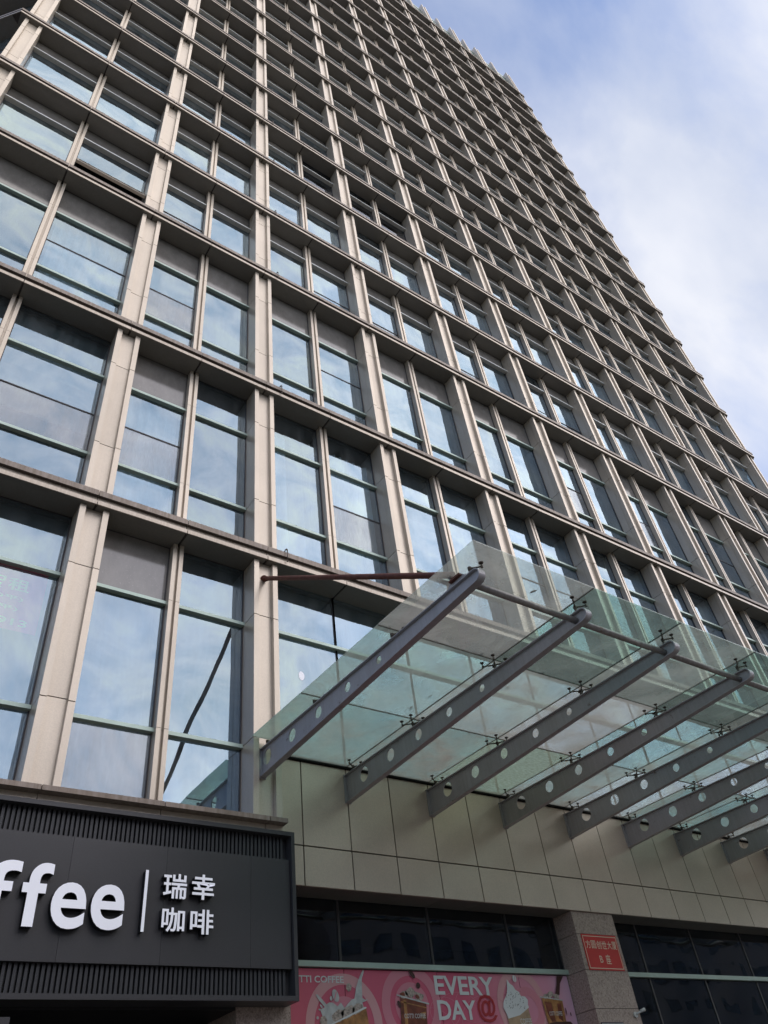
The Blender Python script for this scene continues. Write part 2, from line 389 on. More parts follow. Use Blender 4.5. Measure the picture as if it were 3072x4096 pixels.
def tube_mesh(name, p0, p1, r, seg=14, mat='tube', r2=None):
    p0, p1 = Vector(p0), Vector(p1); d = (p1-p0).normalized(); q = d.to_track_quat('Z', 'Y')
    r2 = r if r2 is None else r2
    v, f = [], []
    for p, rr in ((p0, r), (p1, r2)):
        for i in range(seg):
            a = 2*math.pi*i/seg; v.append(p + q @ Vector((rr*math.cos(a), rr*math.sin(a), 0)))
    for i in range(seg): f.append((i, (i+1) % seg, seg+(i+1) % seg, seg+i))
    f += [tuple(range(seg-1, -1, -1)), tuple(range(seg, 2*seg))]
    me = bpy.data.meshes.new(name); me.from_pydata([tuple(a) for a in v], [], f); me.materials.append(M[mat])
    for i in range(seg): me.polygons[i].use_smooth = True
    return me
def poly_mesh(name, loops, mat, th=0.0, y=0.0):
    """flat polygons in the xz plane (list of point lists), th > 0 gives thickness towards -y"""
    v, f = [], []
    for L in loops:
        n = len(v); k = len(L)
        v += [(x, y, z) for x, z in L]
        if th:
            v += [(x, y-th, z) for x, z in L]
            f.append(tuple(range(n+k, n+2*k)))
            for i in range(k): f.append((n+i, n+(i+1) % k, n+k+(i+1) % k, n+k+i))
        f.append(tuple(range(n, n+k)))
    me = bpy.data.meshes.new(name); me.from_pydata(v, [], f)
    for m in (mat if isinstance(mat, (list, tuple)) else [mat]): me.materials.append(M[m])
    return me
def ring_mesh(name, cx, cz, r0, r1, mat, y, x_lim=None, z_min=None, z_max=None, a0=0, a1=360, n=72, sx=1.0):
    v, f = [], []
    for i in range(n+1):
        a = math.radians(a0+(a1-a0)*i/n)
        for r in (r0, r1): v.append([cx+sx*r*math.cos(a), y, cz+r*math.sin(a)])
    for i in range(n): f.append((2*i, 2*i+1, 2*i+3, 2*i+2))
    me = bpy.data.meshes.new(name); me.from_pydata([tuple(a) for a in v], [], f); me.materials.append(M[mat])
    if z_min is not None or z_max is not None or x_lim is not None:
        bm = bmesh.new(); bm.from_mesh(me)
        cuts = []
        if z_min is not None: cuts.append(((0, 0, z_min), (0, 0, -1)))
        if z_max is not None: cuts.append(((0, 0, z_max), (0, 0, 1)))
        if x_lim is not None: cuts += [((x_lim[0], 0, 0), (-1, 0, 0)), ((x_lim[1], 0, 0), (1, 0, 0))]
        for co, no in cuts:
            bmesh.ops.bisect_plane(bm, geom=bm.verts[:]+bm.edges[:]+bm.faces[:], plane_co=co, plane_no=no, clear_outer=True)
        bm.to_mesh(me); bm.free()
    return me
def text_mesh(txt, x0, x1, z0, z1, y, mat, depth=0.0, bold=0.0, sidemat=None, res=3):
    """one string as mesh fitted into the box x0..x1, z0..z1, its front face at y"""
    cu = bpy.data.curves.new('text', 'FONT'); cu.body = txt; cu.resolution_u = res; cu.offset = bold
    cu.extrude = 0.05 if depth else 0.0
    cu.fill_mode = 'BOTH' if depth else 'FRONT'
    t = bpy.data.objects.new('text', cu); COL.objects.link(t)
    bpy.context.view_layer.update()
    dg = bpy.context.evaluated_depsgraph_get()
    me = bpy.data.meshes.new_from_object(t.evaluated_get(dg))
    COL.objects.unlink(t); bpy.data.objects.remove(t); bpy.data.curves.remove(cu)
    xs = [v.co.x for v in me.vertices]; ys = [v.co.y for v in me.vertices]
    if not xs: return me
    ax, bx, ay, by = min(xs), max(xs), min(ys), max(ys)
    zs = [v.co.z for v in me.vertices]; az, bz = min(zs), max(zs)
    for v in me.vertices:
        x = x0+(v.co.x-ax)/(bx-ax)*(x1-x0); z = z0+(v.co.y-ay)/(by-ay)*(z1-z0)
        d = 0 if bz == az else (bz-v.co.z)/(bz-az)*depth
        v.co = (x, y+d, z)
    me.materials.clear(); me.materials.append(M[mat])
    if sidemat:
        me.materials.append(M[sidemat]); me.update()
        for p in me.polygons:
            p.material_index = 0 if abs(p.normal.y) > 0.9 and all(abs(me.vertices[i].co.y-y) < 1e-4 for i in p.vertices) else 1
    return me

def proj(p):
    d = Vector(p)-CP
    return (sum(CR[0][i]*d[i] for i in range(3)), sum(CR[1][i]*d[i] for i in range(3)), sum(CR[2][i]*d[i] for i in range(3)))
def area_px(x0, x1, z0, z1, y=0.0):
    """pixel area (photograph pixels) of a rectangle of the facade that lies inside the frame"""
    P = []
    for x, z in ((x0, z0), (x1, z0), (x1, z1), (x0, z1)):
        a, b, c = proj((x, y, z))
        if c < 0.1: return 0
        P.append((1536+3035*a/c, 2048+3035*b/c))
    cx, cy = sum(p[0] for p in P)/4, sum(p[1] for p in P)/4
    if not (-250 < cx < 3300 and -250 < cy < 4350): return 0
    return abs(sum(P[i][0]*P[(i+1) % 4][1]-P[(i+1) % 4][0]*P[i][1] for i in range(4)))/2

# ------------------------------------------------------------------ setting: ground
g = box_mesh('ground', [(-600, 600, -600, 600, -0.5, 0)], ['asphalt'])
go = obj('ground', g, None, (0, 0, GROUND)); go['kind'] = 'structure'

# ------------------------------------------------------------------ the tower
COLS = [-4.047, 0.384, 3.648] + [7.232+3.6*i for i in range(6)] + [28.485, 32.878]
ZF = [0.0, 5.165, 10.408, 14.202, 18.072, 21.554, 24.971, 28.43, 31.861, 35.313, 38.738]
while len(ZF) < 20: ZF.append(ZF[-1]+3.573)
XL, XR = -4.47, 33.31
LEDGE = -4.93
YG = 0.52                                            # glass plane
tower = thing('office_tower', 'tall beige office tower with a deep grid of metal fins and ledges round blue windows', 'office building', (14.4, 0.0, GROUND))

NODES = []                                           # x positions of columns and mullions in order
for i, c in enumerate(COLS):
    NODES.append(('col', c))
    if i < len(COLS)-1: NODES.append(('mul', (c+COLS[i+1])/2))

def joints(i):
    """heights of the cladding joints and window transoms in storey i (-1 is the tall storey above the shops)"""
    if i == -1: return [-3.63, -1.27], [-3.635, -1.28]
    if i == 0: return [1.57, 3.96], [1.57, 3.86]
    if i == 1: return [6.73, 9.15], [6.66, 9.1]
    z0, z1 = ZF[i], ZF[i+1]
    if i in (2, 3): return [z0+1.02, z1-0.72], [z1-0.85]
    return [z0+0.95, z1-0.66], [z1-0.80]
def zrange(i):
    return (LEDGE if i == -1 else ZF[i]+0.33, ZF[i+1])

# core (dark rooms behind the glass)
box('wall', (-4.2, 33.0, 1.55, 26, -3.4, 70.9), 'core', tower)
box('wall', (-4.2, 33.0, 5.0, 26, GROUND, -3.4), 'shopdark', tower)
box('floor_slab', (3.9, 33.0, 1.10, 5.0, -5.2, -4.8), 'ceil', tower)
for i in range(0, 20):
    box('floor_slab', (XL+0.5, XR-0.5, 0.62, 1.55, ZF[i]-0.02, ZF[i]+0.26), 'core', tower)

# ---- fascias and soffits
PROF = [(0.0, 0.0), (0.0, 0.085), (0.03, 0.090), (0.065, 0.096), (0.065, 0.205), (0.0, 0.208), (-0.004, 0.32), (YG-0.06, 0.335), (YG-0.06, 0.012), (0.02, 0.012), (0.02, 0.0)]
PMAT = [0, 0, 0, 0, 2, 1, 1, 0, 2, 0, 0]
segs = []
for i in range(20):
    for k in range(len(NODES)-1):
        xa = XL if k == 0 else NODES[k][1]; xb = XR if k == len(NODES)-2 else NODES[k+1][1]
        segs.append((area_px(xa, xb, ZF[i]-0.3, ZF[i]+0.3), i, xa, xb))
segs.sort(key=lambda s: -s[0])
def joined(name, metas, parent, mats):
    """many shapes as one stuff part"""
    bm = bmesh.new()
    for me, loc in metas:
        n = len(bm.verts); bm.from_mesh(me); bm.verts.ensure_lookup_table()
        for v in bm.verts[n:]: v.co += Vector(loc)
    out = bpy.data.meshes.new(name); bm.to_mesh(out); bm.free()
    for m in mats: out.materials.append(M[m])
    return obj(name, out, parent, kind='stuff')
far_f, far_s = [], []
for i in range(20): box('fascia_core', (XL+0.35, XR-0.35, 0.07, 0.45, ZF[i]+0.014, ZF[i]+0.31), 'gasket', tower)
for n, (a, i, xa, xb) in enumerate(segs):
    w = round(xb-xa-0.014, 3)
    fm = prism_mesh('fascia', PROF, w, ['fascia', 'cap', 'groove_shade'], PMAT, key=('fascia', w))
    sm = box_mesh('soffit_panel', [(0.006, w-0.024, 0.022, YG+0.06, -0.002, 0.010)], ['soffit'], key=('soffit', w))
    loc = (xa+0.007, 0, ZF[i])
    ls = (xa+0.013, 0, ZF[i])
    if n < 292:
        obj('fascia', fm, tower, loc); obj('soffit_panel', sm, tower, ls)
    else:
        far_f.append((fm, loc)); far_s.append((sm, ls))
joined('fascia', far_f, tower, ['fascia', 'cap', 'groove_shade']); joined('soffit_panel', far_s, tower, ['soffit'])

# ---- piers (pair of fins, reveals and infill) and mullions
FW, HW = 0.10, 0.245
def pier_boxes(i, left_reveal=True):
    z0, z1 = zrange(i); js, _ = joints(i)
    cuts = [z0] + js + [z1-0.004]
    fins, revs, inf = [], [], []
    for a, b in zip(cuts[:-1], cuts[1:]):
        a += 0.008; b -= 0.008
        for s in (-1, 1):
            x0, x1 = (-HW, -HW+FW) if s < 0 else (HW-FW, HW)
            fins.append((x0, x1, 0.086, 0.235, a, b))
            revs.append((x0+0.003, x1-0.003, 0.243, YG+0.05, a, b))
        inf.append((-HW+FW+0.002, HW-FW-0.002, 0.172, 0.24, a+0.06 if a > z0+0.1 else a, b+0.06 if b < z1-0.1 else b))
    return fins, revs, inf
piers = []
for i in range(-1, 19):
    for ci, c in enumerate(COLS):
        if i == -1 and ci > 2: continue
        z0, z1 = zrange(i)
        piers.append((area_px(c-0.3, c+0.3, z0, z1), i, c))
piers.sort(key=lambda p: -p[0])
for n, (a, i, c) in enumerate(piers):
    fins, revs, inf = pier_boxes(i)
    if n < 48:
        e = bpy.data.objects.new('pier', None); e.location = (c, 0.1, zrange(i)[0]); COL.objects.link(e); e.parent = tower; e.matrix_parent_inverse = WM(tower).inverted()
        for nm, bl in (('fin', fins), ('reveal', revs), ('infill_panel', inf)):
            for b in bl: box(nm, (b[0]+c, b[1]+c)+b[2:], 'clad', e)
    else:
        z0 = zrange(i)[0]
        me = box_mesh('pier', [(b[0], b[1], b[2], b[3], b[4]-z0, b[5]-z0) for b in fins+revs+inf], ['clad'], key=('pier', i))
        obj('pier', me, tower, (c, 0, z0))
def mul_mesh(i):
    z0, z1 = zrange(i); js, _ = joints(i)
    cuts = [z0] + js + [z1-0.004]; bl = []
    for a, b in zip(cuts[:-1], cuts[1:]):
        a += 0.004; b -= 0.004
        bl += [(-0.098, -0.026, 0.36, YG+0.05, a-z0, b-z0), (0.026, 0.098, 0.36, YG+0.05, a-z0, b-z0), (-0.024, 0.024, 0.43, YG+0.03, a-z0, b-z0)]
    return box_mesh('mullion', bl, ['clad'], key=('mul', i))
for i in range(-1, 19):
    for kind, x in NODES:
        if kind != 'mul' or (i == -1 and x > 3.7): continue
        obj('mullion', mul_mesh(i), tower, (x, 0, zrange(i)[0]))

# ---- windows
cells = []
for i in range(-1, 19):
    for k in range(len(NODES)-1):
        ka, xa = NODES[k]; kb, xb = NODES[k+1]
        if i == -1 and xa > 3.6: continue
        x0 = xa+(HW if ka == 'col' else 0.098); x1 = xb-(HW if kb == 'col' else 0.098)
        z0, z1 = zrange(i)
        cells.append([area_px(x0, x1, z0, z1, YG), i, k, x0, x1, z0, z1])
# tall plain glazing right of the left three columns, over the canopy
x = 3.90
for xb in [5.414+1.8*j for j in range(0, 14)]:
    cells.append([area_px(x, xb, -3.6, 0, YG)*0.5, -1, 100, x, xb, -3.62, 0.0]); x = xb
cells.sort(key=lambda c: -c[0])
far_w = []
DARK = {(4, 5), (4, 6), (4, 7)}
SPLIT = {(0, 1): 1, (0, 2): 1, (0, 3): 0, (0, 4): 0, (0, 5): 1, (1, 1): 1, (1, 2): 1, (1, 3): 0, (1, 4): 0, (1, 5): 1, (2, 2): 1, (2, 3): 0, (2, 4): 0, (2, 5): 1, (3, 2): 1, (3, 3): 0, (3, 1): 1, (2, 1): 1, (3, 0): 0, (2, 0): 0}
HAZY = {(-1, 2, 0), (0, 2, 1), (0, 1, 1), (0, 5, 1), (1, 2, 1), (2, 2, 0), (3, 2, 0)}
MATTE = {(-1, 2, 2), (0, 2, 3)}
OPEN = (2, 1)
npane = 0
def window_parts(i, k, x0, x1, z0, z1, rnd):
    _, tr = joints(i)
    if k == 100: tr = [-1.24]
    cuts = [z0] + tr + [z1]
    panes, bars, sash = [], [], []
    split = rnd.random() < 0.35
    if i == -1: split = False
    if (i, k) in SPLIT: split = bool(SPLIT[(i, k)])
    for j, (a, b) in enumerate(zip(cuts[:-1], cuts[1:])):
        a2, b2 = (a+0.045 if j else a+0.03), (b-0.045 if j < len(cuts)-2 else b-0.01)
        main = (j == 1 if len(cuts) == 4 else j == 0)
        if main and split and k != 100 and b2-a2 > 1.4:
            m = a2+(b2-a2)*(0.565 if (i, k) == OPEN else 0.46 if i >= 2 else 0.5)
            panes += [(a2, m-0.012, 1), (m+0.012, b2, 0)]; sash.append(m)
        else: panes.append((a2, b2, 0))
    return panes, tr, sash
def open_sash(w, x0, x1, a, b):
    """top-hung sash pushed out at its foot"""
    L, H = x1-x0, (b-a)*0.57
    fr = [(0, L, -0.05, 0.03, -H, -H+0.24), (0, L, -0.05, 0.03, -0.05, 0), (0, 0.05, -0.05, 0.03, -H+0.241, -0.051), (L-0.05, L, -0.05, 0.03, -H+0.241, -0.051)]
    o = obj('sash', box_mesh('sash', [f_+(0,) for f_ in fr]+[(0.05, L-0.05, -0.015, 0.0, -H+0.241, -0.051, 1)], ['clad', 'hazyglass']), w, (x0, YG+0.0, b), (math.radians(-23), 0, 0))
    for q in range(1, 4): box('guard_post', (x0+L*q/4-0.015, x0+L*q/4+0.015, YG+0.10, YG+0.13, a, a+0.85), 'frame', w)
    box('guard_rail', (x0, x1, YG+0.09, YG+0.14, a+0.851, a+0.90), 'sash', w)
    box('guard_glass', (x0, x1, YG+0.15, YG+0.16, a, a+0.84), 'glass', w)
M['curtain'] = plain('pale_curtain', (0.46, 0.47, 0.47), 0.9, 0, 0.06)
def curtain(w, x0, x1, z0, z1, rnd):
    n_ = max(8, int((x1-x0)/0.035)); v, f = [], []
    for q in range(n_+1):
        x_ = x0+(x1-x0)*q/n_; y_ = 0.72+0.035*math.sin(q*1.15+rnd.uniform(-0.3, 0.3))
        v += [(x_, y_, z0), (x_, y_, z1)]
    f = [(2*q, 2*q+2, 2*q+3, 2*q+1) for q in range(n_)]
    me = bpy.data.meshes.new('curtain'); me.from_pydata(v, [], f); me.materials.append(M['curtain'])
    for p_ in me.polygons: p_.use_smooth = True
    obj('curtain', me, w)
nw = 0
for n, (a, i, k, x0, x1, z0, z1) in enumerate(cells):
    rnd = random.Random(i*100+k*7+int(x0*10))
    panes, tr, sash = window_parts(i, k, x0, x1, z0, z1, rnd)
    dark = (i, k) in DARK or (k != 100 and rnd.random() < 0.04)
    hz = rnd.random() < 0.22
    by = 0.66+rnd.random()*0.05
    fr = [(x0-0.02, x0+0.018, YG-0.005, YG+0.06, z0, z1), (x1-0.018, x1+0.02, YG-0.005, YG+0.06, z0, z1),
          (x0+0.018, x1-0.018, YG-0.004, YG+0.06, z0, z0+0.03), (x0+0.018, x1-0.018, YG+0.001, YG+0.06, z1-0.02, z1-0.004)]
    if k == 100: fr = fr[:2]+[fr[2]]
    for m in sash: fr.append((x0+0.018, x1-0.018, YG-0.004, YG+0.05, m-0.012, m+0.012))
    bl = None if dark or (i, k) == OPEN else (x0, x1, by, by+0.02, z0+(0.02 if rnd.random() < 0.75 or i < 0 else (z1-z0)*rnd.uniform(0.15, 0.45)), z1-0.03)
    th = 0.012
    detailed = npane+len(panes) <= 296
    if detailed:
        w = obj('window', box_mesh('window', [(b[0]-x0, b[1]-x0, b[2]-YG, b[3]-YG, b[4]-z0, b[5]-z0) for b in fr], ['frame']), tower, (x0, YG, z0))
        for pi_, (pa, pb, q) in enumerate(panes):
            if (i, k) == OPEN and q == 1: 
                open_sash(w, x0+0.02, x1-0.02, pa, pb); npane += 1; continue
            top = pi_ == len(panes)-1
            gm = 'glass'
            if (i, k) in DARK: gm = 'shopglass'
            elif (top and i >= 1 and not dark) or (i, k, pi_) in MATTE: gm = 'spandrel'
            elif (i, k, pi_) in HAZY or (q and hz and (i, k) not in SPLIT): gm = 'hazyglass'
            p = box('pane', (x0+0.018, x1-0.018, YG+0.012, YG+0.012+th, pa, pb), gm, w)
            p.rotation_euler = (rnd.uniform(-1, 1)*0.0035, 0, rnd.uniform(-1, 1)*0.0035)
            npane += 1
        for t in tr: box('transom', (x0+0.001, x1-0.001, YG-(0.07 if i < 2 else 0.12), YG+0.03, t-(0.028 if i < 2 else 0.012), t+0.034), 'transom' if i < 2 else 'transom_up', w)
        if bl:
            if i <= 1 and k != 100 and rnd.random() < 0.4:
                box('room', (bl[0], bl[1], 1.30, 1.32, bl[4], bl[5]), 'blind', w)
                fr_ = rnd.choice([(0.02, 0.45), (0.5, 0.98), (0.02, 0.70), (0.05, 0.95)])
                curtain(w, x0+(x1-x0)*fr_[0], x0+(x1-x0)*fr_[1], z0+0.05, z1-rnd.uniform(0.25, 0.7), rnd)
            else: box('blind', bl, 'blind', w)
    elif n < 292:
        boxes = [(b[0]-x0, b[1]-x0, b[2]-YG, b[3]-YG, b[4]-z0, b[5]-z0, 0) for b in fr]
        for pi_, (pa, pb, q) in enumerate(panes): boxes.append((0.018, x1-x0-0.018, 0.012, 0.012+th, pa-z0, pb-z0, 4 if pi_ == len(panes)-1 and i >= 1 and not dark else 1))
        for t in tr: boxes.append((0.001, x1-x0-0.001, -(0.07 if i < 2 else 0.12), 0.03, t-(0.028 if i < 2 else 0.012)-z0, t+0.034-z0, 2))
        if bl: boxes.append((0, x1-x0, bl[2]-YG, bl[3]-YG, bl[4]-z0, bl[5]-z0, 3))
        o = obj('window', box_mesh('window', boxes, ['frame', 'shopglass' if (i, k) in DARK else 'glass', 'transom' if i < 2 else 'transom_up', 'blind', 'spandrel']), tower, (x0, YG, z0))
    else:
        boxes = [b+(0,) for b in fr]
        for pi_, (pa, pb, q) in enumerate(panes): boxes.append((x0+0.018, x1-0.018, YG+0.012, YG+0.012+th, pa, pb, 4 if pi_ == len(panes)-1 and i >= 1 and not dark else 1))
        for t in tr: boxes.append((x0+0.001, x1-0.001, YG-0.12, YG+0.03, t-0.012, t+0.034, 2))
        if bl: boxes.append(bl+(3,))
        far_w += boxes
if far_w:
    obj('window', box_mesh('window', far_w, ['frame', 'glass', 'transom_up', 'blind', 'spandrel']), tower, kind='stuff')

# ---- end returns of the tower (45 degree corners)
for s, xc in ((-1, XL), (1, XR)):
    L = 4.2; ang = math.radians(50)
    rz = math.pi-ang if s < 0 else ang
    for i in range(20):
        w = 2.09
        for h in range(2):
            px_, py_ = xc+s*math.cos(ang)*h*2.1, math.sin(ang)*h*2.1
            fm = prism_mesh('corner_fascia', [(y*(1 if s > 0 else -1), z) for y, z in PROF], w, ['fascia', 'cap', 'groove_shade'], PMAT, key=('cf', s))
            obj('corner_fascia', fm, tower, (px_, py_, ZF[i]), (0, 0, rz))
            y0, y1 = (0.022, YG+0.06) if s > 0 else (-YG-0.06, -0.022)
            sm = box_mesh('corner_soffit', [(0.3 if h == 0 else 0, w-0.012, y0, y1, -0.002, 0.010)], ['soffit'], key=('cs', s, h))
            obj('corner_soffit', sm, tower, (px_, py_, ZF[i]), (0, 0, rz))
    for i in range(1, 19):
        z0, z1 = ZF[i]+0.33, ZF[i+1]
        d = YG if s > 0 else -YG
        gm = box_mesh('corner_window', [(0.35, L, min(d, d*1.04), max(d, d*1.04), 0, z1-z0-0.01, 0),
                                        (2.0, 2.2, min(d*0.7, d*0.98), max(d*0.7, d*0.98), 0, z1-z0-0.01, 1),
                                        (0.35, L, min(d*1.5, d*1.6), max(d*1.5, d*1.6), 0, z1-z0-0.01, 2)], ['glass', 'clad', 'blind'], key=('cw', s, round(z1-z0, 2)))
        obj('corner_window', gm, tower, (xc, 0, z0), (0, 0, rz))

# ---- crown: fins and green louvres above the last ledge
ZT = ZF[19]+0.34
box('roof_slab', (XL+0.3, XR-0.3, 0.55, 26, ZT-0.5, ZT), 'soffit', tower)
for kind, x in NODES:
    hgt = 76.95-ZT
    if kind == 'col':
        bl = [(-HW, -HW+FW, 0.086, 0.62, 0, hgt), (HW-FW, HW, 0.086, 0.62, 0, hgt), (-HW+FW+0.002, HW-FW-0.002, 0.17, 0.24, 0, hgt-0.1)]
    else:
        bl = [(-0.10, -0.03, 0.2, 0.6, 0, hgt), (0.03, 0.10, 0.2, 0.6, 0, hgt), (-0.028, 0.028, 0.3, 0.4, 0, hgt-0.1)]
    obj('crown_fin', box_mesh('crown_fin', bl, ['clad'], key=('crown', kind)), tower, (x, 0, ZT))
for k in range(len(NODES)-1):
    x0, x1 = NODES[k][1]+0.25, NODES[k+1][1]-0.25
    for q in range(6):
        box('louvre', (x0, x1, 0.42, 0.56, ZT+0.25+q*0.85, ZT+0.25+q*0.85+0.42), 'crownglass', tower)

# ---- base: ledge over the black sign, cladding panels, granite, shop windows
lx = [-8.0, -4.3, -3.6+0.0, 0.384-0.03, 2.0, 3.60]
for a, b in zip([-8.0, -3.3, 0.36, 1.98], [-3.3, 0.36, 1.98, 3.582]):
    box('ledge_cap', (a+0.006, b-0.006, -0.10, 0.60, -4.995, -4.93), 'cap', tower)
    box('ledge_face', (a+0.006, b-0.006, 0.045, 0.60, -5.087, -4.996), 'clad', tower)
box('ledge_cap', (3.588, 3.88, -0.10, 0.535, -4.995, -4.93), 'cap', tower)
box('ledge_face', (3.588, 3.885-0.01, 0.045, 0.535, -5.087, -4.996), 'clad', tower)

YW = 0.54
jx = [3.9] + [4.514+0.9*j for j in range(28)]
for a, b in zip(jx[:-1], jx[1:]):
    for z0, z1 in ((-5.622, -5.036), (-5.036, -3.66)):
        box('cladding_panel', (a+0.011, b-0.011, YW, YW+0.04, z0+(0.011 if z0 > -5.5 else 0), z1-0.011), 'panel', tower)
    box('soffit_panel', (a+0.0, b-0.012, YW+0.042, 1.05, -5.622, -5.60), 'soffit', tower)
box('wall', (3.9, 29.7, YW+0.045, YW+0.09, -5.59, -3.64), 'gasket', tower)
box('gasket', (3.9, 29.7, YW-0.055, YW+0.04, -3.655, -3.60), 'gasket', tower)

# granite pillars
def pillar(x0, x1, y0, y1, zt):
    e = bpy.data.objects.new('granite_pillar', None); e.location = (x0, y0, GROUND); COL.objects.link(e); e.parent = tower; e.matrix_parent_inverse = WM(tower).inverted()
    box('pillar_core', (x0+0.03, x1-0.03, y0+0.03, y1-0.03, GROUND, zt-0.01), 'gasket', e)
    zs = [zt, -6.008, -6.594, -7.193] + [-7.193-0.6*j for j in range(1, 6)] + [GROUND]
    for b, a in zip(zs[:-1], zs[1:]):
        if b-a < 0.1: continue
        box('stone_slab', (x0, x1, y0, y0+0.028, a+0.004, b-0.004), 'granite', e)
        box('stone_slab', (x0, x0+0.028, y0+0.031, y1, a+0.004, b-0.004), 'granite', e)
        box('stone_slab', (x1-0.028, x1, y0+0.031, y1, a+0.004, b-0.004), 'granite', e)
pillar(10.29, 11.43, 0.575, 1.20, -5.624)
pillar(18.2, 19.34, 0.575, 1.20, -5.624)
pillar(3.30, 4.09, 0.33, 1.20, -7.0)
# shop windows
def shopfront(xs, zt, trz):
    for a, b in zip(xs[:-1], xs[1:]):
        w = obj('shop_window', box_mesh('shop_window', [(0, 0.02, 0, 0.08, 0, zt-GROUND), (b-a-0.02, b-a, 0, 0.08, 0, zt-GROUND)], ['frame']), tower, (a, 1.06, GROUND))
        box('pane', (a+0.02, b-0.02, 1.075, 1.087, trz+0.04, zt), 'shopglass', w)
        box('pane', (a+0.02, b-0.02, 1.075, 1.087, GROUND+0.1, trz-0.04), 'shopglass', w)
    box('shop_transom', (xs[0], xs[-1], 0.985, 1.058, trz-0.038, trz+0.038), 'transom', tower)
shopfront([4.09, 5.41, 7.22, 9.03, 10.29], -5.60, -6.545)
shopfront([11.43, 12.65, 14.45, 16.3, 18.2], -5.60, -6.545)
shopfront([19.34, 21.6, 23.4, 25.2, 28.5], -5.60, -6.545)
box('wall', (28.5, XR, 0.6, 1.2, GROUND, -3.6), 'clad', tower)
# dark entrance under the black sign
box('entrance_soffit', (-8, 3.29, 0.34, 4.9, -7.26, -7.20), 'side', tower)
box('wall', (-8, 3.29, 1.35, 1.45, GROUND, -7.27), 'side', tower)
box('door_header', (-8, 0.50, -0.06, 0.1, -9.2, -7.40), 'black', tower)

mk = obj('oval_reflection', poly_mesh('oval_reflection', [[(5-0.0+0.06*math.cos(a), 0.09*math.sin(a)) for a in [2*math.pi*q/20 for q in range(20)]]], 'white', 0.002), tower, (-0.0+4.603-5.0, 0.528, -2.016))  # pale disc standing in for a bright oval reflection on the glass

# ------------------------------------------------------------------ blocks across the street (seen in the shop glass)
M['render'] = plain('grey_render', (0.26, 0.245, 0.24), 0.9, 0, 0.12, 0.4)
M['brickred'] = plain('dull_red_brick', (0.20, 0.11, 0.095), 0.9, 0, 0.12, 0.4)
def block(label, x0, x1, y0, y1, h, mat, floors, bays):
    t = thing('apartment_block', label, 'building', ((x0+x1)/2, y1, GROUND))
    box('wall', (x0, x1, y0, y1, GROUND, GROUND+h), mat, t)
    box('roof', (x0-0.4, x1+0.4, y0-0.4, y1+0.4, GROUND+h, GROUND+h+0.5), 'soffit', t)
    for f_ in range(floors):
        for b in range(bays):
            xa = x0+(b+0.25)*(x1-x0)/bays; xb = x0+(b+0.75)*(x1-x0)/bays; z = GROUND+1.0+f_*(h-1)/floors
            w = box('window', (xa, xb, y1-0.05, y1+0.03, z, z+1.7), 'frame', t)
            box('pane', (xa+0.08, xb-0.08, y1+0.031, y1+0.045, z+0.08, z+1.62), 'shopglass', w)
block('grey six storey apartment block across the street', -30, 2, -62, -48, 21, 'render', 6, 9)
block('dull red brick apartment block across the street', 5, 34, -64, -50, 24, 'brickred', 7, 8)
block('tall grey apartment block at the far end across the street', 38, 66, -66, -50, 27, 'render', 8, 8)
block('long grey apartment block far along the street', 70, 150, -84, -56, 36, 'render', 10, 18)

